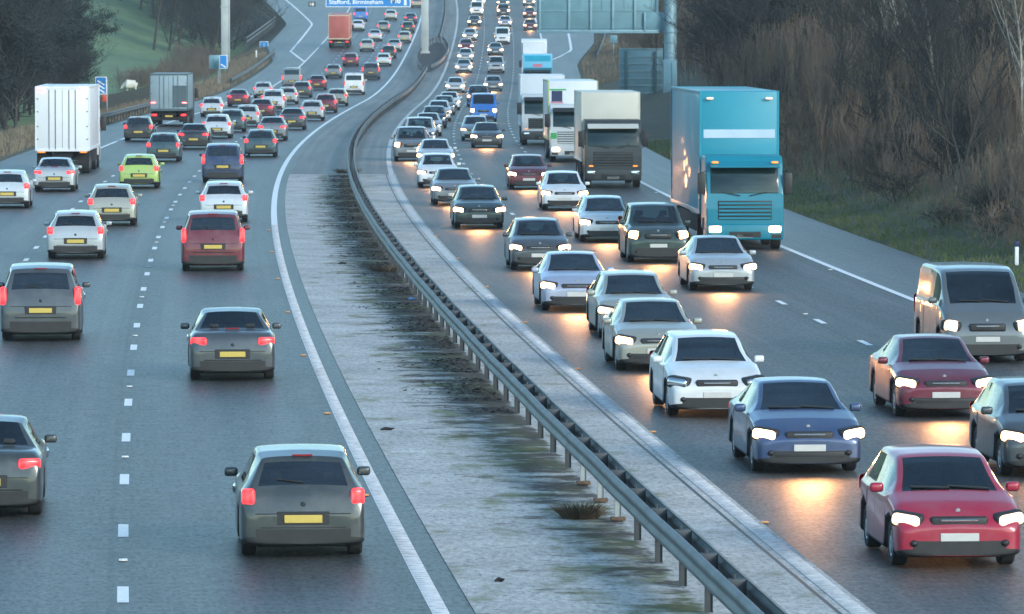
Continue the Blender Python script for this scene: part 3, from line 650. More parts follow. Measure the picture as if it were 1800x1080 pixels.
# ---- lorries
def build_lorry(name, P):
    """front at +y. cab, box, wheels"""
    e = empty(name); L = P.get('L', 10.); H = P.get('H', 4.0); hw = 1.25; f = L/2; cabm = P['cab']; boxm = P['box']
    ch = P.get('cabH', 2.95)
    q = MB(); q.prism([(f-.06, .42), (f, .55), (f, 1.35), (f-.05, 1.75), (f-.34, ch-.25), (f-.55, ch-.02), (f-1.9, ch), (f-2.05, ch-.1), (f-2.05, .62), (f-1.55, .62), (f-1.5, 1.06), (f-.68, 1.06), (f-.6, .42)], -hw+.02, hw-.02, .07, 3)
    link('cab', q.mesh('cab'), cabm, e)
    if P.get('deflector', True):
        q = MB(); q.prism([(f-.62, ch-.03), (f-.95, ch+.45), (f-1.7, H-.12), (f-1.95, H-.1), (f-1.95, ch-.03)], -hw+.1, hw-.1, .08, 3); link('roof_deflector', q.mesh('roof_deflector'), cabm, e)
    s0, s1 = (f-.045, 1.80), (f-.30, ch-.33)
    q = MB(); q.prism([(s0[0]+.012, s0[1]), (s1[0]+.02, s1[1]), (s1[0]-.06, s1[1]), (s0[0]-.06, s0[1])], -1.08, 1.08, .02, 2); link('windscreen', q.mesh('windscreen'), M['glass'], e)
    q = MB(); q.box(-hw+.012, -hw+.06, f-1.15, f-.42, 1.75, 2.45, .015); q.box(hw-.06, hw-.012, f-1.15, f-.42, 1.75, 2.45, .015); link('side_window', q.mesh('side_window'), M['glass'], e)
    q = MB(); q.prism([(f-.30, ch-.28), (f+.06, ch-.40), (f+.08, ch-.36), (f-.28, ch-.18)], -1.1, 1.1, .01, 1); link('sun_visor', q.mesh('sun_visor'), P.get('visor', M['trim']), e)
    q = MB(); q.box(-.86, .86, f-.05, f+.012, .95, 1.56, .02); link('grille_backing', q.mesh('grille_backing'), M['trim'], e)
    q = MB()
    for k_ in range(5): q.box(-.84, .84, f+.013, f+.04, .97+k_*.118, .97+k_*.118+.075, .012, 1)
    link('grille', q.mesh('grille'), P.get('grille', M['trim']), e)
    q = MB(); q.box(-.5, .5, f+.072, f+.085, .40, .58, .01, 1)
    for sx in (-1, 1): q.box(sx*1.0-.16, sx*1.0+.16, f+.072, f+.082, .38, .50, .02, 1)
    link('lower_grille', q.mesh('lower_grille'), M['trim'], e)
    q = MB()
    for sx in (-1, 1):
        q.tube([(sx*.15, f+.0, 1.72), (sx*.7, f-.03, 1.84)], .014, 5)
    link('wiper', q.mesh('wiper'), M['trim'], e)
    if P.get('cabdecal'):
        for (x0, x1, z0, z1, pm_) in P['cabdecal']: q = MB(); q.box(x0, x1, f-.04, f+.006, z0, z1, .003, 1); link('front_panel', q.mesh('front_panel'), pm_, e)
    q = MB(); q.box(-1.22, 1.22, f-.2, f+.07, .32, .82, .06, 3); link('bumper', q.mesh('bumper'), P.get('bumper', cabm), e)
    hm = rbox('headlight', .38, .1, .2, .04)
    for sx in (-1, 1):
        link('headlight', hm, M['head'] if P.get('lit', True) else M['chrome'], e, (sx*.95, f+.06, .66))
        q = MB(); q.tube([(sx*1.2, f-.3, 2.5), (sx*1.38, f-.1, 2.45), (sx*1.38, f-.1, 1.8), (sx*1.2, f-.3, 1.7)], .015, 6); q.box(sx*1.38-.13, sx*1.38+.13, f-.12, f-.02, 1.78, 2.45, .03); link('mirror', q.mesh('mirror'), M['trim'], e)
    for i, (x, z, kind) in enumerate(P.get('marks', [])):
        link('marker_light', rbox('marker_light', .22, .06, .07, .02), M[kind], e, (x, f-.02 if z < ch-.2 else (f+.05 if z < ch+.05 else f-2.02 if z > H-.35 else f-.3), z))
    # box body
    b0, b1 = -f+.02, f-2.15; bz = P.get('bz', 1.1)
    q = MB(); q.box(-hw, hw, b0, b1, bz, H, .03, 2); bo = link('box_body', q.mesh('box_body'), boxm, e)
    q = MB()
    for x in (-hw, hw):
        q.box(x-.035, x+.035, b0-.012, b0+.08, bz-.02, H+.012, .01, 1); q.box(x-.035, x+.035, b1-.08, b1+.012, bz-.02, H+.012, .01, 1); q.box(x-.03, x+.03, b0+.081, b1-.081, H-.08, H+.014, .01, 1); q.box(x-.03, x+.03, b0+.081, b1-.081, bz-.03, bz+.1, .01, 1)
    q.box(-hw+.036, hw-.036, b0-.014, b0+.05, H-.12, H+.013, .01, 1); q.box(-hw+.036, hw-.036, b0-.014, b0+.05, bz-.05, bz+.1, .01, 1)
    link('edge_rail', q.mesh('edge_rail'), P.get('edge', M['frame']), bo)
    if P.get('door', True):
        q = MB()
        for x in (-.62, -.32, .32, .62): q.tube([(x, b0-.03, bz+.05), (x, b0-.03, H-.15)], .016, 6)
        q.box(-.008, .008, b0-.012, b0-.002, bz+.12, H-.14)
        for z in (1.6, 2.2, 2.9, 3.5):
            for x in (-1.2, 1.13): q.box(x, x+.07, b0-.03, b0-.005, z, z+.05)
        link('rear_door', q.mesh('rear_door'), P.get('bars', M['galv']), e)
    if P.get('panel'):
        q = MB(); x0, x1, z0, z1 = P['panel'][:4]; q.box(x0, x1, b1-.05, b1+.016, z0, z1, .01, 1); link('front_panel', q.mesh('front_panel'), P['panel'][4], e)
    for (x0, x1, z0, z1, pm_) in P.get('rearpanels', []):
        q = MB(); q.box(x0, x1, b0-.016, b0+.01, z0, z1, .005, 1); link('rear_panel', q.mesh('rear_panel'), pm_, e)
    for (x0, x1, z0, z1, pm_) in P.get('decals', []):
        q = MB(); q.box(x0, x1, b1-.02, b1+.012, z0, z1, .004, 1); link('front_panel', q.mesh('front_panel'), pm_, e)
    q = MB(); q.box(-.45, .45, -f+.3, f-.6, .72, bz-.01, .02); q.box(-1.15, 1.15, -f+.12, -f+.25, .42, .62, .03)
    for sx in (-1, 1): q.box(sx*1.2-.02, sx*1.2+.02, -f+3.2, f-3.6, .45, 1.0, .01); q.box(sx*.95-.28, sx*.95+.28, -f+.55, -f+.58, .3, .95)
    link('chassis', q.mesh('chassis'), M['under'], e)
    for wy in [f-1.1]+([-f+1.4, -f+2.7] if L > 9 else [-f+1.6])+([f-4.2] if L > 12 else []):
        for sx in (-1, 1):
            wo = link('wheel', WHT[0], M['tyre'], e, (sx*1.06, wy, .5)); link('rim', WHT[1], M['rim'], wo)
    tm = rbox('tail_light', .36, .06, .14, .03)
    for sx in (-1, 1): link('tail_light', tm, M[P.get('tl', 'tail')], e, (sx*.98, -f+.09, P.get('tz', .78)))
    for (x, z) in P.get('rearmarks', []): link('marker_light', rbox('marker_light', .3, .05, .06, .015), M['red'], e, (x, -f-.02, z))
    link('number_plate', pl_me, M['plate_y'], e, (0, -f+.10, .70)); link('number_plate', pl_me, M['plate_w'], e, (0, f+.075, .45))
    return e
def place(e, x, y, L, away):
    D = Dy(y); X = xw(x, D); Dc = D+L/2; off = X-float(XC(D)); p = rp(off, Dc, .004)
    h = head(Dc); e.location = p; pitch = math.atan((float(ZR(Dc+2))-float(ZR(Dc-2)))/4)
    e.rotation_mode = 'XYZ'
    e.rotation_euler = (pitch, 0, -h) if away else (-pitch, 0, math.pi-h)
    return e

# ------------------------------------------------------------------ vehicles: the traffic
CHAR, MGREY = (.045, .055, .058), (.13, .15, .16)
WHITE, SILVER, PALE, GREY, DGREY, BLACK = (.72, .74, .75), (.42, .45, .47), (.56, .60, .63), (.20, .22, .235), (.065, .075, .085), (.022, .025, .03)
TEAL, NAVY, BLUE, BURG, MAROON, LIME, DGREEN, BEIGE, LILAC, MAGENTA, ROYAL = (.04, .085, .10), (.02, .04, .10), (.045, .08, .18), (.17, .02, .045), (.15, .018, .03), (.36, .52, .13), (.03, .055, .05), (.36, .36, .31), (.40, .44, .56), (.36, .008, .04), (.02, .16, .52)
GL, GR = 'traffic driving away on the left carriageway', 'traffic with headlights on the right carriageway'
CARS = [
 # x, y, type, colour, lights, label   -- away
 (532, 985, 'hatchback', CHAR, 'tail', 'charcoal grey hatchback nearest the viewer on the tail light side, beside the ribbed edge line'),
 (408, 672, 'saloon', DGREY, 'tail', 'charcoal saloon following the maroon four by four in the median lane'),
 (374, 478, 'four_by_four', MAROON, 'tail', 'maroon four by four with bright red tail lights in the median lane'),
 (393, 392, 'estate', PALE, 'tail', 'pale silver estate just ahead of the maroon four by four'),
 (391, 322, 'four_by_four', NAVY, 'tail', 'navy four by four with a wide rear window ahead of the pale estate'),
 (458, 277, 'hatchback', TEAL, 'tail', 'dark teal hatchback beside the curving edge line, ahead of the navy four by four'),
 (478, 248, 'saloon', GREY, 'tail', 'grey saloon two ahead of the navy four by four in the median lane'),
 (548, 213, 'hatchback', SILVER, 'tail', 'silver hatchback third ahead of the navy four by four on the bend'),
 (592, 187, 'estate', BEIGE, 'tail', 'beige estate behind the white van in the median lane'),
 (622, 167, 'van', WHITE, 'taildim', 'white van in the median lane of the tail light side'),
 (652, 140, 'four_by_four', DGREY, 'tail', 'dark four by four directly ahead of the white van'),
 (674, 117, 'hatchback', PALE, 'taildim', 'pale hatchback second ahead of the white van, near the gantry leg'),
 (693, 91, 'saloon', SILVER, 'tail', 'silver saloon level with the dark bed around the gantry leg'),
 (711, 76, 'hatchback', BEIGE, 'tail', 'beige hatchback just past the foot of the gantry leg'),
 (717, 58, 'hatchback', DGREEN, 'tail', 'dark green hatchback far off beside the gantry leg'),
 (722, 42, 'saloon', NAVY, 'tail', 'navy saloon far off between the blue sign and the gantry leg'),
 (733, 14, 'saloon', BEIGE, 'tail', 'sandy saloon farthest off beside the upper gantry leg'),
 (-33, 915, 'saloon', CHAR, 'tail', 'charcoal saloon cut off by the left picture edge near the bottom'),
 (70, 602, 'four_by_four', DGREY, 'tail', 'dark four by four behind the silver estate in the middle lane'),
 (132, 457, 'estate', SILVER, 'tail', 'silver estate between two dark cars in the middle lane of tail lights'),
 (196, 398, 'hatchback', BEIGE, 'tail', 'olive beige hatchback right behind the lime green car'),
 (244, 332, 'hatchback', LIME, 'tail', 'lime green hatchback in the middle lane'),
 (287, 285, 'hatchback', TEAL, 'tail', 'dark teal hatchback right ahead of the lime green car'),
 (340, 263, 'saloon', BLACK, 'tail', 'black saloon second ahead of the lime green car'),
 (381, 244, 'estate', PALE, 'tail', 'pale estate third ahead of the lime green car'),
 (434, 223, 'hatchback', SILVER, 'tail', 'silver hatchback in the middle lane ahead of the pale estate'),
 (480, 197, 'four_by_four', PALE, 'tail', 'pale four by four in the middle lane level with the dry grass verge'),
 (557, 159, 'saloon', MAROON, 'tail', 'maroon saloon in the middle lane beside the white van'),
 (586, 138, 'hatchback', GREY, 'tail', 'grey hatchback directly ahead of the maroon saloon'),
 (645, 91, 'hatchback', SILVER, 'tail', 'silver hatchback in the middle lane right of the red lorry'),
 (659, 73, 'saloon', PALE, 'tail', 'pale saloon ahead and right of the red lorry'),
 (674, 57, 'hatchback', GREY, 'tail', 'grey hatchback under the blue sign in the middle lane'),
 (687, 36, 'estate', SILVER, 'tail', 'silver estate just under the right half of the blue sign'),
 (407, 233, 'hatchback', TEAL, 'tail', 'teal hatchback tucked close behind the silver hatchback in the middle lane'),
 (459, 209, 'saloon', MAROON, 'tail', 'dark red saloon close behind the pale four by four in the middle lane'),
 (505, 184, 'hatchback', SILVER, 'tail', 'silver hatchback ahead of the pale four by four in the middle lane'),
 (530, 172, 'estate', DGREY, 'tail', 'dark estate behind the maroon saloon in the middle lane'),
 (616, 117, 'hatchback', BURG, 'tail', 'burgundy hatchback in the middle lane below the red lorry'),
 (513, 229, 'saloon', DGREY, 'tail', 'dark saloon beside the curving edge line behind the silver hatchback on the bend'),
 (572, 199, 'hatchback', BURG, 'tail', 'burgundy hatchback on the bend between the silver and beige cars'),
 (372, 206, 'hatchback', PALE, 'tail', 'pale hatchback in the nearside lane right of the blue grey lorry'),
 (418, 188, 'saloon', BURG, 'tail', 'burgundy saloon in the nearside lane ahead of the blue grey lorry'),
 (462, 173, 'hatchback', SILVER, 'tail', 'silver hatchback in the nearside lane behind the grey van'),
 (683, 103, 'hatchback', BLACK, 'tail', 'black hatchback left of the gantry leg foot'),
 (95, 338, 'saloon', SILVER, 'tail', 'silver saloon close behind the white lorry'),
 (12, 367, 'hatchback', PALE, 'tail', 'pale hatchback at the left picture edge behind the silver saloon'),
 (243, 249, 'hatchback', BLACK, 'tail', 'black hatchback with red lights between the white and blue grey lorries'),
 (513, 156, 'van', GREY, 'tail', 'grey van in the nearside lane below the slip road'),
 (629, 55, 'estate', PALE, 'taildim', 'pale estate immediately right of the red lorry'),
 (634, 38, 'van', ROYAL, 'tail', 'blue van under the middle of the blue sign'),
]
ONC = [
 (1690, 1003, 'hatchback', MAGENTA, 'dim', 'magenta red hatchback nearest the viewer on the headlight side'),
 (1425, 836, 'saloon', BLUE, 'head', 'dark blue saloon with lit headlights between the white car and the magenta one'),
 (1262, 737, 'estate', WHITE, 'off', 'bright white estate without lit lamps behind the dark blue saloon'),
 (1160, 655, 'saloon', BEIGE, 'one', 'grey beige saloon with a dark windscreen following the white estate'),
 (1122, 598, 'estate', BEIGE, 'dim', 'cream roofed estate tucked behind the grey beige saloon'),
 (1015, 549, 'saloon', LILAC, 'head', 'lilac silver saloon with bright headlights in the median lane'),
 (950, 476, 'hatchback', DGREY, 'head', 'charcoal hatchback behind the lilac silver saloon'),
 (843, 403, 'estate', DGREEN, 'head', 'dark green estate with white headlights beside the median strip'),
 (800, 362, 'saloon', GREY, 'head', 'grey saloon right behind the dark green estate'),
 (770, 331, 'hatchback', WHITE, 'head', 'white hatchback behind the grey saloon at the bend of the median'),
 (766, 298, 'saloon', PALE, 'head', 'pale saloon behind the white hatchback at the bend'),
 (724, 284, 'four_by_four', GREY, 'one', 'grey four by four hugging the edge line at the bend'),
 (738, 262, 'four_by_four', PALE, 'off', 'pale four by four with a wide dark windscreen behind the grey one'),
 (752, 240, 'saloon', SILVER, 'off', 'silver saloon first in the queue behind the pale four by four'),
 (763, 226, 'hatchback', NAVY, 'off', 'navy hatchback second in the queue behind the pale four by four'),
 (771, 214, 'estate', PALE, 'dim', 'pale estate third in the queue behind the pale four by four'),
 (780, 203, 'hatchback', GREY, 'off', 'grey hatchback fourth in the queue behind the pale four by four'),
 (789, 194, 'saloon', WHITE, 'dim', 'white saloon last of the close queue in the median lane'),
 (800, 164, 'hatchback', PALE, 'head', 'pale hatchback with bright headlights behind the close queue'),
 (815, 129, 'saloon', SILVER, 'head', 'silver saloon in the median lane left of the light blue lorry'),
 (818, 109, 'hatchback', SILVER, 'head', 'small silver hatchback in the median lane just beyond that saloon'),
 (819, 91, 'hatchback', BURG, 'head', 'burgundy hatchback far off in the median lane'),
 (826, 72, 'estate', SILVER, 'head', 'silver estate far off beyond the burgundy hatchback'),
 (834, 47, 'saloon', DGREY, 'head', 'dark saloon far off beyond the silver estate'),
 (838, 28, 'van', WHITE, 'head', 'white van far off in the median lane near the top'),
 (842, 11, 'van', PALE, 'head', 'pale van farthest off in the median lane at the top edge'),
 (1665, 737, 'saloon', BURG, 'head', 'burgundy saloon with dazzling headlights in the middle lane at right'),
 (1862, 842, 'hatchback', DGREY, 'head', 'dark hatchback cut off by the right picture edge'),
 (1272, 513, 'saloon', SILVER, 'head', 'silver saloon with headlights left of the turquoise lorry, foremost of its lane there'),
 (1158, 463, 'four_by_four', DGREEN, 'head', 'dark green four by four behind the silver saloon'),
 (1068, 427, 'estate', WHITE, 'head', 'white estate below the cream lorry in the middle lane'),
 (993, 371, 'hatchback', WHITE, 'head', 'white hatchback behind the white estate in the middle lane'),
 (930, 334, 'hatchback', MAROON, 'head', 'maroon hatchback behind the white hatchback in the middle lane'),
 (856, 261, 'saloon', DGREY, 'head', 'charcoal saloon alone in front of the blue van'),
 (836, 248, 'hatchback', SILVER, 'dim', 'silver hatchback half hidden behind the charcoal saloon'),
 (850, 215, 'van', ROYAL, 'head', 'bright blue van with a dark windscreen and mirrors'),
 (840, 188, 'four_by_four', NAVY, 'dim', 'navy four by four directly behind the bright blue van'),
 (867, 161, 'hatchback', GREY, 'head', 'grey hatchback with dazzling lights behind the navy four by four'),
 (872, 129, 'four_by_four', SILVER, 'off', 'silver four by four in the middle lane left of the light blue lorry'),
 (871, 98, 'saloon', GREY, 'head', 'grey saloon behind the silver four by four'),
 (883, 78, 'van', WHITE, 'off', 'white van without lit lamps in the middle lane left of the gantry sign'),
 (888, 48, 'hatchback', LILAC, 'head', 'lilac hatchback far off behind the white van'),
 (885, 29, 'four_by_four', DGREY, 'head', 'dark four by four far off in the middle lane'),
 (884, 12, 'saloon', DGREEN, 'head', 'dark green saloon farthest off in the middle lane'),
 (1738, 640, 'van', MGREY, 'dim', 'grey van in the nearside lane below the grass bank at right'),
 (932, 54, 'hatchback', BURG, 'head', 'burgundy hatchback at the left end of the gantry sign'),
 (931, 32, 'saloon', MAROON, 'head', 'maroon saloon beside the left edge of the gantry sign'),
 (930, 11, 'hatchback', GREY, 'head', 'grey hatchback at the top edge left of the gantry sign'),
]
NAMES = {'hatchback': 'hatchback_car', 'saloon': 'saloon_car', 'estate': 'estate_car', 'four_by_four': 'four_by_four', 'van': 'van'}
CATS = {'hatchback': 'car', 'saloon': 'car', 'estate': 'car', 'four_by_four': 'car', 'van': 'van'}
def metal_of(c): return .1 if c in (WHITE, LIME, ROYAL, MAGENTA) else .35
_bl = bpy.data.lights.new('headlamp_beam', 'SPOT'); _bl.energy = 160; _bl.spot_size = R(115); _bl.spot_blend = 1; _bl.shadow_soft_size = .35; _bl.color = (1, .45, .17)
def beam(e, T):
    o = bpy.data.objects.new('headlamp_beam', _bl); COL.objects.link(o); o.parent = e; o.location = (0, T['L']/2+.08, T['zh']); o.rotation_euler = (R(72), 0, 0)
for lst, away in ((CARS, True), (ONC, False)):
    for (x, y, typ, c, li, lab) in lst:
        e = build_car(NAMES[typ], typ, paint(c, metal_of(c)), li, 'rear' if away else 'front', small=y < 130)
        place(e, x, y, TYPES[typ]['L'], away); tag(e, lab, CATS[typ], GL if away else GR)
        if li in ('head', 'one') and not away: beam(e, TYPES[typ])
cream = mat('cream_box', (.62, .60, .52), .45, 0, .06, .8); whitebox = mat('white_box', (.70, .73, .76), .4, 0, .05, .6); turq = mat('turquoise_paint', (.001, .24, .345), .5, 0, .08, .7, coat=.2); turqd = mat('turquoise_cab', (.001, .18, .26), .45, 0, .08, .7, coat=.2)
lblue = mat('light_blue_box', (.16, .52, .72), .35, 0, .05, .6); cyan = mat('cyan_band', (.01, .36, .55), .3, 0, .05, 1); redbox = mat('red_box', (.46, .12, .10), .5, 0, .12, .7); greyblue = mat('grey_blue_box', (.24, .33, .38), .5, 0, .12, .7); darkcab = mat('dark_cab', (.05, .055, .055), .45, 0, .2, 2); tanc = mat('pale_roof', (.6, .5, .36), .5, 0, .1, 1)
green = mat('green_logo', (.05, .42, .12), .4, 0, .05, 2); navyp = mat('navy_logo', (.02, .03, .10), .4, 0, .05, 2); pink = mat('pink_logo', (.65, .22, .30), .4, 0, .1, 2); limeedge = mat('lime_edge', (.45, .5, .2), .5, 0, .1, 2); tealc = mat('teal_cab', (.02, .16, .20), .4, 0, .1, 2); whitecab = mat('white_cab', (.6, .63, .64), .4, 0, .08, 1); greypan = mat('grey_panel', (.07, .11, .13), .5, 0, .15, 1)
LORRIES = [
 ('lorry', dict(L=12.5, H=4.1, cab=whitecab, box=whitebox, edge=whitebox, tl='amber', tz=1.05, rearmarks=[(-1.0, 4.0), (1.0, 4.0)]), 110, 306, True, 'tall white box lorry with plain rear doors in the nearside lane'),
 ('lorry', dict(L=9.5, H=3.55, cab=darkcab, box=greyblue, edge=greypan, rearmarks=[(-1.05, 1.6), (1.05, 1.6)], rearpanels=[(.25, 1.2, 1.3, 2.75, greypan)]), 297, 223, True, 'blue grey box lorry on the nearside lane beside the field'),
 ('lorry', dict(L=12.0, H=4.0, cab=redbox, box=redbox, edge=tanc, door=True, bars=redbox), 596, 85, True, 'red box lorry with a pale roof edge below the blue sign'),
 ('lorry', dict(L=14., H=5.0, cab=turqd, box=turq, edge=turq, cabH=3.0, visor=turqd, bumper=turqd, grille=turqd, door=False, deflector=False, panel=(-1.15, 1.15, 3.5, 3.78, mat('pale_band', (.42, .55, .68), .4, 0, .06, 1)), marks=[(-.95, 4.78, 'marker'), (.95, 4.78, 'marker'), (-.95, 2.78, 'amber'), (.95, 2.78, 'amber')]), 1310, 440, False, 'very tall turquoise lorry beside the grass bank with bright headlights'),
 ('lorry', dict(L=9., H=4.1, cab=darkcab, box=cream, edge=cream, bumper=darkcab, grille=darkcab, visor=cream, deflector=False, lit=False, marks=[(-.95, .95, 'amber'), (.95, .95, 'amber')]), 1078, 331, False, 'cream box lorry with a dark cab and amber lights'),
 ('lorry', dict(L=11., H=4.1, cab=whitecab, box=whitebox, edge=limeedge, deflector=False, decals=[(.55, 1.1, 3.05, 3.6, navyp), (.5, 1.15, 2.97, 3.04, pink), (.35, 1.2, 3.62, 3.7, green)], bumper=whitecab, grille=whitecab, cabdecal=[(.9, 1.2, 1.2, 1.5, green)]), 1010, 286, False, 'white lorry with lime edging and a green and navy mark behind the cream lorry'),
 ('lorry', dict(L=9., H=4.0, cab=whitecab, box=whitebox, edge=whitebox, bumper=darkcab, grille=darkcab, lit=False, deflector=False, marks=[(-.95, .95, 'amber'), (.95, .95, 'amber')]), 955, 256, False, 'plain white box lorry with a dark bumper behind the lime edged lorry'),
 ('lorry', dict(L=10., H=4.1, cab=tealc, box=lblue, edge=lblue, deflector=False, panel=(-1.12, 1.12, 3.5, 4.0, cyan), decals=[(-.4, .4, 3.0, 3.28, pink), (-.5, .5, 2.62, 2.72, cyan)], marks=[]), 945, 180, False, 'light blue lorry with a cyan top band and small pink mark'),
 ('lorry', dict(L=11., H=4.4, cab=whitecab, box=whitebox, edge=whitebox, marks=[]), 939, 150, False, 'white lorry just behind the light blue lorry'),
]
for nm, Pp, x, y, away, lab in LORRIES:
    e = build_lorry(nm, Pp); place(e, x, y, Pp['L'], away); tag(e, lab, 'lorry', GL if away else GR)

# ------------------------------------------------------------------ signs
def text_mesh(s, size, off=0.0, ext=.006):
    cu = bpy.data.curves.new('t', 'FONT'); cu.body = s; cu.size = size; cu.offset = off; cu.extrude = ext; o = bpy.data.objects.new('t', cu); COL.objects.link(o)
    dg = bpy.context.evaluated_depsgraph_get(); me = bpy.data.meshes.new_from_object(o.evaluated_get(dg)); bpy.data.objects.remove(o); me.transform(Matrix.Rotation(R(90), 4, 'X')); me.materials.clear(); return me
def sx_fit(me, x0, x1, z0):
    xs = [v.co.x for v in me.vertices]; k = (x1-x0)/(max(xs)-min(xs)); a = min(xs)
    for v in me.vertices: v.co.x = x0+(v.co.x-a)*k; v.co.z += z0
    return me
GD = 665.0; sc = GD/FPX
g0 = Vector((xw(747, GD), GD, float(ZR(GD))))
gan = empty('sign_gantry', g0); tag(gan, 'grey steel sign gantry with one leg in the median and one in the left verge', 'gantry')
lx = xw(397, GD)-g0.x; lz = zw(124, GD)-g0.z; top = zw(-40, GD)-g0.z
q = MB(); q.box(-.44, .44, -.44, .44, 0, top, .06, 2); q.box(-.6, .6, -.6, .6, 0, .25, .03); link('leg', q.mesh('leg'), M['pole'], gan)
q = MB(); q.box(lx-.5, lx+.34, -.44, .44, lz-.5, top, .05, 2); q.box(lx+.36, lx+.52, -.2, .2, lz+1, top, .04, 2); q.box(lx-.58, lx+.42, -.5, .5, zw(14, GD)-g0.z, zw(11, GD)-g0.z, .02); link('leg', q.mesh('leg'), M['pole'], gan)
q = MB(); q.box(lx-.6, .6, -.5, .5, top+.01, top+1.3, .05); link('beam', q.mesh('beam'), M['pole'], gan)
s0 = Vector((xw(647.5, GD-.8), GD-.8, zw(13, GD-.8)))
sg = empty('direction_sign', s0); tag(sg, 'large blue motorway direction sign with white lettering on the gantry', 'road sign')
hwid = (722-573)/2*sc; hh = 4.2
q = MB(); q.box(-hwid, hwid, 0, .1, 0, hh, .02); link('panel', q.mesh('panel'), M['signwhite'], sg)
q = MB(); q.box(-hwid+.09, hwid-.09, -.006, .02, .09, hh-.09, .01, 1); link('face', q.mesh('face'), M['signblue'], sg)
fx = lambda x: (x-647.5)*sc
me = sx_fit(text_mesh('Stafford, Birmingham', .72, .012), fx(579), fx(673.5), (13-7.4)*sc); link('lettering', me, M['signwhite'], sg, (0, -.014, 0))
me = sx_fit(text_mesh('M6', 1.15, .02), fx(687.5), fx(704.5), (13-6.0)*sc); link('lettering', me, M['signwhite'], sg, (0, -.014, 0))
q = MB(); q.prism([(-.02, .22), (-.008, .22), (-.008, 2.6), (-.02, 2.6)], fx(710.5), fx(714.8)); q.bm.faces.ensure_lookup_table(); link('arrow', q.mesh('arrow', False), M['signwhite'], sg)
q = MB()
for x in (-3, 0, 3): q.box(x-.08, x+.08, .101, .3, .3, top+g0.z-s0.z+.1)
link('bracket', q.mesh('bracket'), M['pole'], sg)
p18 = Vector((xw(549, GD-.8), GD-.8, zw(12, GD-.8))); pl = empty('number_sign', p18); tag(pl, 'small dark plate reading 18 hung left of the blue sign', 'road sign')
q = MB(); q.box(-.42, .42, 0, .05, 0, .58, .02); link('panel', q.mesh('panel'), M['black_sign'], pl)
link('lettering', sx_fit(text_mesh('18', .5, .01), -.26, .24, .1), M['signwhite'], pl, (0, -.008, 0))
q = MB(); q.tube([(0, .03, .5), (0, .03, top+g0.z-p18.z+.1)], .03, 6); link('hanger', q.mesh('hanger'), M['pole'], pl)
# gantry over the oncoming side, seen from behind
RD = 440.0; rs = RD/FPX; r0 = Vector((xw(1178, RD), RD, float(ZR(RD))))
rg = empty('cantilever_gantry', r0); tag(rg, 'blue grey cantilever gantry post with flanges beside the right hard shoulder', 'gantry')
rz = lambda y: zw(y, RD)-r0.z
q = MB(); q.tube([(0, 0, 0), (0, 0, rz(-60))], .48, 24)
for y in (39, 56, 74): q.tube([(0, 0, rz(y)-.04), (0, 0, rz(y)+.04)], .58, 24)
link('post', q.mesh('post'), M['frame'], rg)
q = MB(); q.box(-.56, .52, -.56, .5, -.3, rz(105), .04); q.box(-.5, -.44, -.62, -.57, .3, rz(110), .01); q.box(.1, .16, -.62, -.57, .3, rz(110), .01); link('base_sleeve', q.mesh('base_sleeve'), M['signback'], rg)
q = MB(); q.box(xw(943, RD)-r0.x, .4, -.4, .4, rz(-60)-.02, rz(-60)+1.0, .04); link('beam', q.mesh('beam'), M['frame'], rg)
b0 = Vector((xw(1046, RD+.6), RD+.6, zw(56, RD+.6))); sb_ = empty('gantry_sign', b0); tag(sb_, 'wide back of a gantry sign with blue grey ribs over the oncoming lanes', 'road sign')
q = MB(); fx = lambda x: (x-1046)*rs; fz = lambda y: (56-y)*rs
q.box(fx(944), fx(1158), 0, .06, 0, 4.2, .01); q.box(fx(1132), fx(1168), -.16, -.10, fz(55), fz(22), .01); link('panel', q.mesh('panel'), M['signback'], sb_)
q = MB()
for x in (948.6, 1000, 1038.4, 1077, 1115.8, 1155): q.box(fx(x)-.09, fx(x)+.09, -.14, -.005, .14, 4.2, .02)
for x in (1133, 1166): q.box(fx(x)-.06, fx(x)+.06, -.24, -.165, fz(55), fz(22), .01)
q.box(fx(943), fx(1158), -.18, .08, -.03, .13, .02); link('frame', q.mesh('frame'), M['frame'], sb_)
q = MB()
for y, t in ((19.4, .05), (48.5, .03)): q.box(fx(945), fx(1157), -.06, -.002, fz(y)-t, fz(y)+t)
for x in (972, 1019, 1058, 1097): q.box(fx(x)-.02, fx(x)+.02, -.04, -.002, fz(19), 4.1)
q.box(fx(944), fx(1160), -.30, -.185, -.12, -.035, .01); link('rail', q.mesh('rail'), M['signback'], sb_)
q = MB(); q.box(fx(1100)-.1, fx(1100)+.1, -.5, -.31, -.10, -.04)
for x in (980, 1100): q.box(fx(x)-.1, fx(x)+.1, .07, .3, 1, 7)
link('bracket', q.mesh('bracket'), M['frame'], sb_)
# sign back on the ground behind it
SD = 455.0; ss = SD/FPX; c0 = Vector((xw(1126, SD), SD, float(ZR(SD)))); gsn = empty('roadside_sign', c0); tag(gsn, 'back of a tall ground mounted sign with horizontal rails left of the gantry post', 'road sign')
cz = lambda y: zw(y, SD)-c0.z; cx = lambda x: (x-1126)*ss
q = MB(); q.box(cx(1088), cx(1165), 0, .04, cz(166), cz(85), .01); link('panel', q.mesh('panel'), M['signback'], gsn)
q = MB()
for y in (86, 100, 112, 125, 138, 150, 163): q.box(cx(1088.5), cx(1164.5), -.07, -.002, cz(y)-.05, cz(y)+.05)
link('rail', q.mesh('rail'), M['frame'], gsn)
q = MB()
for x in (1100, 1152): q.box(cx(x)-.11, cx(x)+.11, -.22, -.075, -.5, cz(90), .02)
link('post', q.mesh('post'), mat('dark_teal_post', (.04, .12, .15), .5, .2, .1, 2), gsn)
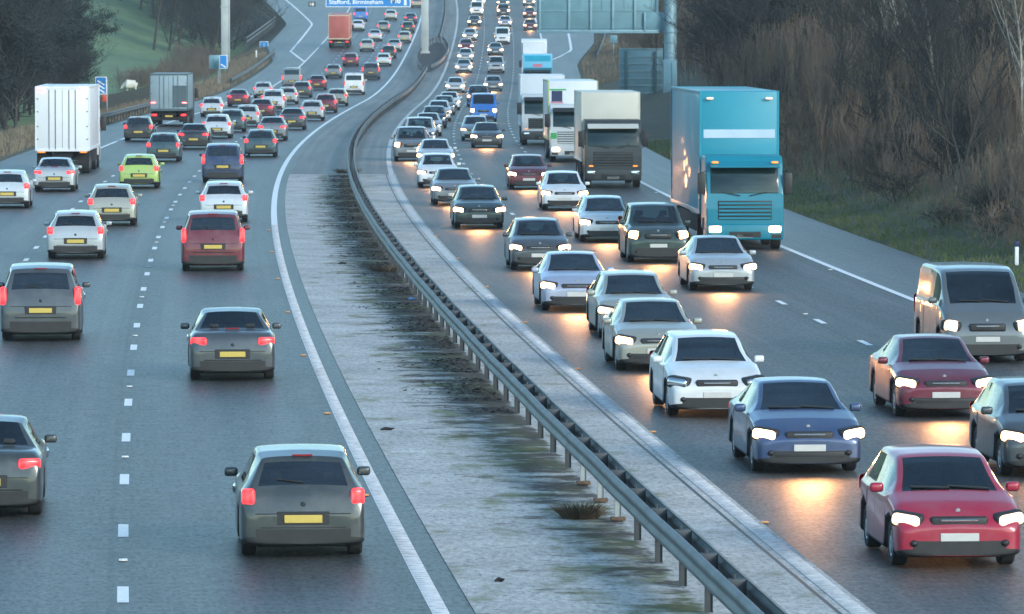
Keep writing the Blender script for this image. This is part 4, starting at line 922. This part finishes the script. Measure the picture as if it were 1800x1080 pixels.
def plate_sign(name, x0, x1, y0, y1, D, base_y, label, slashes=0, bar=False, face='signblue', px=None, border=True, red=False):
    k = D/FPX; w_ = (x1-x0)*k; h_ = (y1-y0)*k; p = Vector((xw((x0+x1)/2, D), D, zw(y1, D))); bz = zw(base_y, D)-p.z
    e = empty(name, (p.x, p.y, p.z+bz)); tag(e, label, 'road sign')
    q = MB(); q.box(-w_/2, w_/2, 0, .03, 0, h_, .02); link('panel', q.mesh('panel'), M['signwhite'] if border else M[face], e, (0, 0, -bz))
    if border: q = MB(); q.box(-w_/2+.05, w_/2-.05, -.006, .01, .05, h_-.05, .015, 1); link('face', q.mesh('face'), M[face], e, (0, 0, -bz))
    for i in range(slashes):
        z0 = h_*.22+i*h_*.22
        q = MB(); q.box(-w_*.36, w_*.36, -.014, -.008, -.055, .055, M=Matrix.Translation((0, 0, z0))@Matrix.Rotation(R(32), 4, 'Y')); link('slash', q.mesh('slash', False), M['signwhite'], e, (0, 0, -bz))
    if bar: q = MB(); q.box(-.07, .09, -.014, -.008, h_*.2, h_*.8); link('symbol', q.mesh('symbol', False), mat('pale_blue', (.2, .5, .75), .4), e, (0, 0, -bz))
    if red: q = MB(); q.box(w_/2-.34, w_/2, -.01, .03, -.55, -.04, .02); link('reflector', q.mesh('reflector'), mat('red_reflector', (.62, .08, .04), .4), e, (0, 0, -bz))
    pxx = (px-(x0+x1)/2)*k if px else 0
    q = MB(); q.box(pxx-.04, pxx+.04, .035, .10, -.4, -bz+h_*.9, .01); link('post', q.mesh('post'), M['postpale'], e)
    return e
plate_sign('countdown_marker', 168, 188, 135, 166, 430, 203, 'blue countdown marker with three white slashes at the corner of the white lorry', 3, px=188.5, red=True)
plate_sign('countdown_marker', 386, 400, 97, 121, 560, 142, 'blue countdown marker with one white slash on the dry verge', 1, px=387)
plate_sign('blank_sign', 368, 385.5, 97, 121, 561, 142, 'plain grey green sign panel left of the single slash marker', 0, face='signback', border=False, px=384)
plate_sign('information_sign', 457, 472, 73, 88, 690, 100, 'small square blue sign with a pale upright symbol by the slip road', 0, True)
plate_sign('roadside_sign', 1072, 1085, 62, 76, 650, 98, 'small blue grey sign back on a thin post below the gantry sign', 0, face='signback', border=False)
D = 164.; e = empty('marker_post', (xw(1788, D), D, zw(470, D))); tag(e, 'white marker post with a dark blue top in the grass at right', 'marker post')
q = MB(); q.box(-.055, .055, -.04, .04, -.2, .60, .015); link('shaft', q.mesh('shaft'), M['signwhite'], e)
q = MB(); q.box(-.057, .057, -.042, .042, .601, .76, .015); link('cap', q.mesh('cap'), mat('navy_cap', (.01, .03, .12), .5), e)
D = 655.; e = empty('marker_post', (xw(451, D), D, zw(98, D))); tag(e, 'thin white marker post on the distant dry verge', 'marker post')
q = MB(); q.box(-.07, .07, -.04, .04, -.2, .62, .015); link('shaft', q.mesh('shaft'), M['signwhite'], e)
q = MB(); q.box(-.072, .072, -.042, .042, .621, .75, .015); link('cap', q.mesh('cap'), M['trim'], e)

# ------------------------------------------------------------------ fence, sheep, litter
def tz(X, D): return float(terrain(X-float(XC(D)), D))
def fence_pt(d):
    off = float(np.interp(d, [380, 420, 520, 600], [-21.8, -22.2, -22.8, -23])); return float(XC(d))+off
fe = empty('timber_fence', (fence_pt(385), 385, tz(fence_pt(385), 385))); tag(fe, 'dark timber paling fence between the verge and the field', 'fence')
q = MB(); mp = MB()
for d in np.arange(385, 560, .35):
    x = fence_pt(d)+rnd.uniform(-.01, .01); z = tz(x, d); h = 1.35+rnd.uniform(-.06, .05); o = fe.location
    q.box(x-.012-o.x, x+.012-o.x, d-o.y, d+.2-o.y, z-.1-o.z, z+h-o.z)
tag(link('palings', q.mesh('palings', False), M['wood'], fe), kind='stuff')
for d in np.arange(385, 560, 3.5):
    x = fence_pt(d)-.08; z = tz(x, d); o = fe.location; q = MB(); q.box(x-.05-o.x, x+.05-o.x, d-.05-o.y, d+.05-o.y, z-.3-o.z, z+1.4-o.z); link('post', q.mesh('post', False), M['wood'], fe)
# sheep in the field
D = 560.; X = xw(231, D); z = tz(X, D)+.05
sh = empty('sheep', (X, D, z), R(90)); tag(sh, 'white sheep grazing in the green field beyond the fence', 'sheep')
bm_ = bpy.data.meshes.new('m_sheep')
vs = [(0, 0, .78), (0, .42, .80), (0, .72, .72), (0, .92, .45), (0, 1.04, .30), (0, -.5, .76), (0, -.60, .70), (.16, .42, .42), (.16, .42, .0), (-.16, .40, .42), (-.16, .40, .0), (.16, -.42, .46), (.15, -.48, .24), (.15, -.42, 0), (-.16, -.42, .46), (-.15, -.48, .24), (-.15, -.42, 0), (.11, .90, .52), (-.11, .90, .52)]
es = [(0, 1), (1, 2), (2, 3), (3, 4), (0, 5), (5, 6), (1, 7), (7, 8), (1, 9), (9, 10), (5, 11), (11, 12), (12, 13), (5, 14), (14, 15), (15, 16), (3, 17), (3, 18)]
rr = [.44, .40, .22, .12, .07, .40, .26, .08, .04, .08, .04, .11, .055, .04, .11, .055, .04, .025, .025]
bm_.from_pydata(vs, es, []); so = bpy.data.objects.new('body', bm_); COL.objects.link(so)
mo = so.modifiers.new('skin', 'SKIN')
for i, r_ in enumerate(rr): bm_.skin_vertices[0].data[i].radius = (r_, r_)
bm_.skin_vertices[0].data[0].use_root = True
mo2 = so.modifiers.new('sub', 'SUBSURF'); mo2.levels = 1; mo2.render_levels = 1
dg = bpy.context.evaluated_depsgraph_get(); sme = bpy.data.meshes.new_from_object(so.evaluated_get(dg)); bpy.data.objects.remove(so)
sme.polygons.foreach_set('use_smooth', np.ones(len(sme.polygons), bool)); sme.materials.clear(); link('body', sme, M['wool'], sh)
# leaf litter and grit along the barrier
rs_ = np.random.RandomState(3)
def flakes(name, n, Dlo, Dhi, fn, size, m, dz):
    V = []; F = []
    for i in range(n):
        d = Dlo+(Dhi-Dlo)*rs_.rand(); o = fn(d)
        if o is None: continue
        s_ = size*(.4+rs_.rand()); a = rs_.rand()*6.28; p = rp(o, d, dz); t1 = (rs_.rand()-.3)*s_*.7; k = len(V)
        V += [(p.x+math.cos(a)*s_, p.y+math.sin(a)*s_, p.z+abs(t1)), (p.x-math.sin(a)*s_*.5, p.y+math.cos(a)*s_*.5, p.z+.003), (p.x-math.cos(a)*s_, p.y-math.sin(a)*s_, p.z+.004), (p.x+math.sin(a)*s_*.5, p.y-math.cos(a)*s_*.5, p.z+abs(t1)*.6)]; F.append((k, k+1, k+2, k+3))
    return tag(link(name, npmesh(name, V, F), m), kind='stuff')
clump = [(rs_.uniform(84, 250), rs_.uniform(.4, 1.5), rs_.uniform(1.0, 4)) for i in range(60)]
def lit(d):
    c = clump[rs_.randint(60)]
    if c[0] < 110 and rs_.rand() < .6: return None
    return OFF['bar']-abs(rs_.randn())*.55*c[1]
flakes('leaf_litter', 20000, 105, 262, lambda d: OFF['bar']-.05-abs(rs_.randn())*.5*(1+.7*math.sin(d*.8)*math.sin(d*.23)) if math.sin(d*.8)+.5*math.sin(d*2.1) > -.6 else None, .06, M['litter'], .015)
flakes('grit', 2600, 66, 200, lambda d: OFF['bar']+rs_.uniform(-2.9, 1.6), .016, M['litter'], .015)
def weed(x, y, r_, h_, n, label):
    X, D, z = gp(x, y); V = []; F = []
    for i in range(n):
        a = rs_.rand()*6.28; rr_ = r_*math.sqrt(rs_.rand())*.6; bx, by = math.cos(a)*rr_, math.sin(a)*rr_; t = (math.cos(a)*r_*.6*rs_.rand()+rs_.randn()*.05, math.sin(a)*r_*.6*rs_.rand()+rs_.randn()*.05); hh_ = h_*(.3+.7*rs_.rand()); k = len(V); w_ = .007
        V += [(bx-w_, by, 0), (bx+w_, by, 0), (bx+t[0]*.6+w_*.7, by+t[1]*.6, hh_*.7), (bx+t[0]*.6-w_*.7, by+t[1]*.6, hh_*.7), (bx+t[0]+.002, by+t[1], hh_), (bx+t[0]-.002, by+t[1], hh_)]; F += [(k, k+1, k+2, k+3), (k+3, k+2, k+4, k+5)]
    tag(link('dead_weed', npmesh('dead_weed', V, F), M['weed'], loc=(X, D, z+.014)), label, 'weed')
weed(1020, 913, .44, .22, 620, 'dry brown weed tuft flattened beside the nearest barrier posts')
weed(610, 305, .8, .25, 300, 'dark dead weed on the slab joint left of the barrier bend')
weed(688, 478, .9, .2, 380, 'matted dead weed at the barrier foot opposite the charcoal hatchback')
for x, y, sx_, sy_, m_, lab in ((680, 758, .12, .05, 'rubber', 'curled black rubber scrap on the pale median slab'), (878, 1025, .06, .05, 'rubber', 'small black stone on the slab near the bottom of the picture'), (602, 465, .13, .1, 'rubber', 'dark rubber strip near the far end of the pale slab'), (724, 528, .09, .06, 'bluescrap', 'bright blue plastic scrap beside the barrier')):
    X, D, z = gp(x, y); q = MB(); q.tube([(-sx_, 0, .015), (-sx_*.3, sy_, .03), (sx_*.4, sy_*.6, .02), (sx_, -sy_*.5, .035)], [.012, .03, .028, .01], 7); tag(link('road_scrap', q.mesh('road_scrap'), M[m_], loc=(X, D, z+.014)), lab, 'scrap')

# ------------------------------------------------------------------ vegetation
def tubes3(S_):
    """S_ list of (p0,p1,r0,r1) -> 3 sided tubes as numpy arrays"""
    A = np.array([np.r_[a, b] for a, b, _, _ in S_]); p0, p1 = A[:, :3], A[:, 3:]; r0 = np.array([s[2] for s in S_])[:, None]; r1 = np.array([s[3] for s in S_])[:, None]
    d = p1-p0; d /= np.linalg.norm(d, axis=1)[:, None]+1e-9; ref = np.where(np.abs(d[:, 2:3]) < .9, [[0, 0, 1.]], [[1., 0, 0]]); u = np.cross(d, ref); u /= np.linalg.norm(u, axis=1)[:, None]; w = np.cross(d, u); V = []
    for p, r_ in ((p0, r0), (p1, r1)):
        for k in range(3):
            a = 2*math.pi*k/3; V.append(p+r_*(math.cos(a)*u+math.sin(a)*w))
    V = np.stack(V, 1).reshape(-1, 3); n = len(S_); b = np.arange(n)[:, None]*6
    F = np.concatenate([b+np.array([[k, (k+1) % 3, 3+(k+1) % 3, 3+k]]) for k in range(3)])
    return V, F
def grow(seed, h, spread, levels, kids, thick, up=.25, trunk_frac=.3, multi=1, wig=.20, fine_r=.0085):
    r_ = np.random.RandomState(seed); main, fine = [], []
    def br_(p, d, L, rad, lv):
        n = 3 if lv < 2 else 2; pts = [p]; dd = d.copy()
        for i in range(n):
            dd = dd+r_.randn(3)*(.10 if lv == 0 else wig); dd[2] += up*.3; dd /= np.linalg.norm(dd); pts.append(pts[-1]+dd*L/n)
        for i in range(n):
            a, b = rad*(1-.5*i/n), rad*(1-.5*(i+1)/n); (main if lv <= 1 else fine).append((pts[i], pts[i+1], a, b))
        if lv >= levels: return
        for k in range(kids[lv]):
            t = (trunk_frac if lv == 0 else .2)+(1-(trunk_frac if lv == 0 else .2))*(k+r_.rand())/kids[lv]; t = min(t, .99); i = min(int(t*n), n-1); q = pts[i]+(pts[i+1]-pts[i])*(t*n-i)
            az = r_.rand()*6.283; s_ = spread*(.6+.7*r_.rand()); nd_ = dd*(1-s_*.55)+np.array([math.cos(az), math.sin(az), up])*s_; nd_ /= np.linalg.norm(nd_)
            br_(q, nd_, L*(.40+.28*r_.rand())*(1.15-.45*t), max(rad*.5*(1-.4*t), fine_r), lv+1)
    for m_ in range(multi):
        a = r_.rand()*6.28; br_(np.array([math.cos(a)*.15*(multi > 1)*m_, math.sin(a)*.15*(multi > 1)*m_, -.3]), np.array([r_.randn()*.06*(1+1.5*(multi > 1)), r_.randn()*.06*(1+1.5*(multi > 1)), 1.]), h*(.75+.25*r_.rand() if m_ else 1), thick*(1 if m_ == 0 else .7), 0)
    return main, fine
def proto(seed, **k):
    m_, f_ = grow(seed, **k); return npmesh('trunk', *tubes3(m_)), npmesh('crown', *tubes3(f_)), f_
def leaves(fine, n, size, seed, zmin=0.0):
    r_ = np.random.RandomState(seed); idx = r_.randint(0, len(fine), n); P0 = np.array([fine[i][0] for i in idx]); P1 = np.array([fine[i][1] for i in idx]); p = P0+(P1-P0)*r_.rand(n, 1)*1.15+r_.randn(n, 3)*.12
    u = r_.randn(n, 3); u /= np.linalg.norm(u, axis=1)[:, None]; w = np.cross(u, r_.randn(n, 3)); w /= np.linalg.norm(w, axis=1)[:, None]; s_ = size*(.5+r_.rand(n, 1)); V = np.stack([p-u*s_, p+w*s_*.55, p+u*s_, p-w*s_*.55], 1).reshape(-1, 3); return V, np.arange(n*4).reshape(-1, 4)
PR = {
 'bare': [proto(11+i, h=9+i*.6, spread=.62, levels=4, kids=[11, 7, 5, 4], thick=.15, up=.35) for i in range(3)],
 'bushy': [proto(31+i, h=6.5, spread=.75, levels=4, kids=[10, 7, 6, 4], thick=.10, up=.25, trunk_frac=.08, multi=2) for i in range(3)],
 'birch': [proto(51+i, h=10.5, spread=.45, levels=4, kids=[12, 6, 4, 3], thick=.085, up=.4, trunk_frac=.25) for i in range(2)],
 'shrub': [proto(71+i, h=3.4, spread=.34, levels=3, kids=[5, 4, 3], thick=.028, up=.75, trunk_frac=.12, multi=9) for i in range(3)],
}
EV = []
for i in range(2):
    m_, f_ = grow(91+i, h=7.5, spread=.7, levels=3, kids=[20, 8, 5], thick=.14, up=.18, trunk_frac=.05); tr = npmesh('trunk', *tubes3(m_)); V1, F1 = tubes3(f_); V2, F2 = leaves(f_, 26000, .065, 5+i)
    EV.append((tr, npmesh('crown', np.concatenate([V1, V2]), np.concatenate([F1, F2+len(V1)]))))
def tree(name, kind, X, D, s_, label, cat, grp, tm, cm, z=None, i=None, dz=0):
    i = rnd.randrange(9) if i is None else i; pr = EV[i % len(EV)] if kind == 'ever' else PR[kind][i % len(PR[kind])]
    e = empty(name, (X, D, (tz(X, D) if z is None else z)+dz), rnd.uniform(0, 6.28)); e.scale = (s_*rnd.uniform(.9, 1.1), s_*rnd.uniform(.9, 1.1), s_*rnd.uniform(.92, 1.1))
    link('trunk', pr[0], M[tm], e); link('crown', pr[1], M[cm], e); tag(e, label, cat, grp); return e
# left dark wood behind the white lorry (picture x 0..190)
for i in range(46):
    D = rnd.uniform(365, 520); x = rnd.uniform(-90, 95 if D < 430 else 120); X = xw(x, D)
    if X-float(XC(D)) > -22.5: continue
    if rnd.random() < .42: tree('evergreen_tree', 'ever', X, D, rnd.uniform(.75, 1.25), 'dark evergreen tree in the dense wood behind the white lorry', 'tree', 'dark wood on the left', 'bark', 'leafdark')
    else: tree('bare_tree', 'bushy', X, D, rnd.uniform(1.0, 1.6), 'dark bare bushy tree in the dense wood behind the white lorry', 'tree', 'dark wood on the left', 'bark', 'twigdark')
# tall bare trees in front of the meadow (x 190..300)
for i in range(13):
    D = rnd.uniform(690, 860); x = rnd.uniform(185, 345); tree('bare_tree', 'bare', xw(x, D), D, rnd.uniform(1.1, 1.7), 'tall bare tree standing before the green hillside beyond the field', 'tree', 'bare trees beyond the field', 'bark', 'twigdark')
# trees round the left gantry leg (x 290..500)
for i in range(44):
    D = rnd.uniform(690, 860); x = rnd.uniform(285, 455); X = xw(x, D)
    if X-float(XC(D)) > float(left_edge(D))-6.5: continue
    k = rnd.random()
    if k < .35: tree('evergreen_tree', 'ever', X, D, rnd.uniform(1.2, 1.9), 'dark evergreen tree behind the left gantry leg', 'tree', 'trees behind the gantry leg', 'bark', 'leafdark')
    else: tree('bare_tree', 'bushy', X, D, rnd.uniform(1.3, 2.1), 'bare bushy tree behind the left gantry leg', 'tree', 'trees behind the gantry leg', 'bark', 'twigdark')
# right: dark trees beside the gantry post
for i in range(26):
    D = rnd.uniform(330, 470); off = rnd.uniform(21.5, 33); X = float(XC(D))+off; x = 900+X*FPX/D
    if not 1262 < x < 1440: continue
    if rnd.random() < .62: tree('evergreen_tree', 'ever', X, D, rnd.uniform(.8, 1.2), 'dark evergreen tree on the bank right of the gantry post', 'tree', 'dark trees beside the gantry post', 'bark', 'leafdark')
    else: tree('bare_tree', 'bushy', X, D, rnd.uniform(.9, 1.4), 'dark bare tree on the bank right of the gantry post', 'tree', 'dark trees beside the gantry post', 'bark', 'twigdark')
for i in range(30):
    D = rnd.uniform(470, 680); off = rnd.uniform(float(right_edge(D))+5, float(right_edge(D))+26); X = float(XC(D))+off
    tree('bare_tree', 'bushy', X, D, rnd.uniform(.7, 1.2), 'brown bare tree on the far bank behind the ground mounted sign', 'tree', 'bare trees on the far right bank', 'bark', 'twig')
for i in range(46):
    D = rnd.uniform(165, 350); off = rnd.uniform(24, 36); X = float(XC(D))+off; x = 900+X*FPX/D
    if not 1380 < x < 1900: continue
    k = rnd.random()
    if k < .2: tree('birch_tree', 'birch', X, D, rnd.uniform(.85, 1.2), 'slender birch with a pale trunk above the thicket on the right bank', 'tree', 'birches on the right bank', 'birch', 'twig')
    elif k < .72: tree('bare_tree', 'bare', X, D, rnd.uniform(.7, 1.05), 'bare tree standing above the thicket on the right bank', 'tree', 'bare trees on the right bank', 'bark', 'twig')
    else: tree('bare_tree', 'bushy', X, D, rnd.uniform(.8, 1.2), 'low bare tree with ivy dark twigs in the thicket on the right bank', 'tree', 'low trees on the right bank', 'bark', 'twigdark')
for x, D in ((1602, 255), (1652, 240), (1700, 262), (1755, 235)):
    X = xw(x, D); tree('birch_tree', 'birch', X, D, rnd.uniform(.9, 1.15), 'slender birch with a pale trunk above the thicket on the right bank', 'tree', 'birches on the right bank', 'birch', 'twig')
for i in range(24):
    D = rnd.uniform(150, 330); off = rnd.uniform(20.3, 25); X = float(XC(D))+off; x = 900+X*FPX/D
    if not 1440 < x < 1880: continue
    if i % 3 == 0: tree('birch_tree', 'birch', X, D, rnd.uniform(.55, .8), 'thin young birch rising among the brush on the right bank', 'tree', 'young birches in the brush', 'birch', 'twig')
    else: tree('bare_tree', 'bare', X, D, rnd.uniform(.5, .75), 'young bare tree with a dark trunk among the brush on the right bank', 'tree', 'young trees in the brush', 'bark', 'twigdark')
# thicket of thin stems: uncountable
def scatter_mesh(name, protos, spots, m_):
    Vs, Fs, n = [], [], 0
    for (X, D, z, s_, hz, i, a) in spots:
        V, F = protos[i % len(protos)]; ca, sa = math.cos(a), math.sin(a)
        W = np.stack([(V[:, 0]*ca-V[:, 1]*sa)*s_+X, (V[:, 0]*sa+V[:, 1]*ca)*s_+D, V[:, 2]*hz+z], 1); Vs.append(W.astype(np.float32)); Fs.append(F+n); n += len(V)
    return tag(link(name, npmesh(name, np.concatenate(Vs), np.concatenate(Fs)), M[m_]), kind='stuff')
SP = []
for i in range(4):
    m_, f_ = grow(171+i, h=3.3, spread=.26, levels=3, kids=[4, 3, 3], thick=.019, up=1.1, trunk_frac=.15, multi=9, wig=.07, fine_r=.0065); SP.append(tubes3(m_+f_))
spots = []; spots2 = []; spots3 = []
for i in range(1100):
    D = 115+330*rnd.random()**1.1; t = 2.6+15.5*rnd.random()**1.15; off = 16.3+t; X = float(XC(D))+off; x = 900+X*FPX/D
    if not 1340 < x < 1960: continue
    g = np.clip((t-1.4)/4.5, .22, 1)
    if rnd.random() < .22: continue
    (spots, spots2, spots3)[0 if i % 20 < 8 else 1 if i % 20 < 15 else 2].append((X, D, tz(X, D)-.05, rnd.uniform(.9, 1.5), g*rnd.uniform(.7, 1.15), i, rnd.uniform(0, 6.28)))
scatter_mesh('undergrowth', SP, spots, 'twigpale'); scatter_mesh('dark_undergrowth', SP, spots2, 'twig'); SQ = []
for i in range(3):
    m_, f_ = grow(271+i, h=2.6, spread=.6, levels=3, kids=[7, 5, 4], thick=.03, up=.4, trunk_frac=.12, multi=4, wig=.25); SQ.append(tubes3(m_+f_))
scatter_mesh('bramble_undergrowth', SQ, spots3, 'twigdark')
spots = []
for i in range(150):
    D = rnd.uniform(330, 660); X = float(XC(D))+float(right_edge(D))+rnd.uniform(4.5, 16); spots.append((X, D, tz(X, D), 1.3, rnd.uniform(.6, 1.1), i, rnd.uniform(0, 6.28)))
for i in range(120):
    D = rnd.uniform(560, 720); X = float(XC(D))+float(left_edge(D))-rnd.uniform(6.5, 12); spots.append((X, D, tz(X, D), 1.2, rnd.uniform(.3, .6), i, rnd.uniform(0, 6.28)))
scatter_mesh('far_undergrowth', SP, spots, 'twig')
# grass
def blades(name, n, fn, h_, w_, m_):
    V = np.zeros((n, 4, 3), np.float32); k = 0
    while k < n:
        X, D = fn(); z = tz(X, D) - .02
        a = rnd.uniform(0, 6.28); hh_ = h_*rnd.uniform(.4, 1.2); lx_, ly_ = rnd.gauss(0, .35)*hh_, rnd.gauss(0, .35)*hh_; c_, s2 = math.cos(a)*w_, math.sin(a)*w_
        V[k] = [(X-c_, D-s2, z), (X+c_, D+s2, z), (X+c_*.25+lx_, D+s2*.25+ly_, z+hh_), (X-c_*.25+lx_, D-s2*.25+ly_, z+hh_)]; k += 1
    return tag(link(name, npmesh(name, V.reshape(-1, 3), np.arange(n*4).reshape(-1, 4)), M[m_]), kind='stuff')
def vr(lo, hi, D0, D1, p=1.0):
    def f():
        D = D0+(D1-D0)*rnd.random()**1.3; return float(XC(D))+float(right_edge(D))+lo+(hi-lo)*rnd.random()**p, D
    return f
def vl(lo, hi, D0, D1):
    def f():
        D = rnd.uniform(D0, D1); return float(XC(D))+float(left_edge(D))-lo-(hi-lo)*rnd.random(), D
    return f
blades('grass', 26000, vr(.05, 4.5, 115, 330, 1.2), .17, .018, 'blade')
blades('dry_grass', 15000, vr(2.6, 11, 115, 360), .42, .012, 'dry')
blades('verge_dry_grass', 22000, vl(.5, 5.0, 250, 690), .5, .03, 'dry')
blades('island_dry_grass', 5000, vr(.4, 5, 560, 720), .45, .04, 'dry')

# ------------------------------------------------------------------ air
hm, t, b_ = newmat('haze_air'); t.nodes.remove(b_); pv = nd(t, 'ShaderNodeVolumePrincipled', Density=.00015, Anisotropy=.2); pv.inputs['Color'].default_value = (.84, .90, .92, 1)
t.links.new(pv.outputs[0], t.nodes['Material Output'].inputs['Volume'])
q = MB(); q.box(-1000, 1000, -80, 3100, -4, 140); tag(link('haze', q.mesh('haze', False), hm), kind='stuff')
# ------------------------------------------------------------------ light, sky, camera
W = bpy.data.worlds.new('World'); S.world = W; W.use_nodes = True; t = W.node_tree
sky = t.nodes.new('ShaderNodeTexSky'); sky.sky_type = 'NISHITA'; sky.sun_disc = False
EL, AZ = R(22), R(140)
sky.sun_elevation = EL; sky.sun_rotation = AZ; sky.air_density = 1.0; sky.dust_density = .6; sky.ozone_density = 1.6
bg = t.nodes['Background']; bg.inputs[1].default_value = .15; cl = ramp(t, noise(t, scaled(t, nd(t, 'ShaderNodeTexCoord').outputs['Generated'], (1, 1, 2.2)), 3.2, 5), [(.34, (.62, .68, .72)), (.66, (1.3, 1.28, 1.26))])
t.links.new(mixc(t, mixc(t, sky.outputs[0], (.84, 1.0, .96), 1.0, 'MULTIPLY'), cl, 1.0, 'MULTIPLY'), bg.inputs[0])
sl = bpy.data.lights.new('sun', 'SUN'); sl.energy = 1.2; sl.angle = R(16); sl.color = (1, .93, .85); so = bpy.data.objects.new('sun', sl); COL.objects.link(so)
dirv = Vector((math.sin(AZ)*math.cos(EL), math.cos(AZ)*math.cos(EL), math.sin(EL))); so.rotation_euler = dirv.to_track_quat('Z', 'Y').to_euler()
cam = bpy.data.cameras.new('camera'); co = bpy.data.objects.new('camera', cam); COL.objects.link(co); S.camera = co
co.location = (0, 0, CAMZ); co.rotation_euler = (R(90)-TH, 0, 0); cam.sensor_width = 36; cam.lens = 36*FPX/1800; cam.clip_start = 1; cam.clip_end = 6000
cam.dof.use_dof = True; cam.dof.focus_distance = 95; cam.dof.aperture_fstop = 11
S.view_settings.view_transform = 'Standard'; S.view_settings.look = 'None'; S.view_settings.exposure = 1.2; S.view_settings.gamma = 1
S.render.engine = 'CYCLES'; S.cycles.use_denoising = True; S.cycles.max_bounces = 5; S.cycles.glossy_bounces = 3; S.cycles.diffuse_bounces = 2; S.cycles.caustics_reflective = False; S.cycles.sample_clamp_indirect = 6
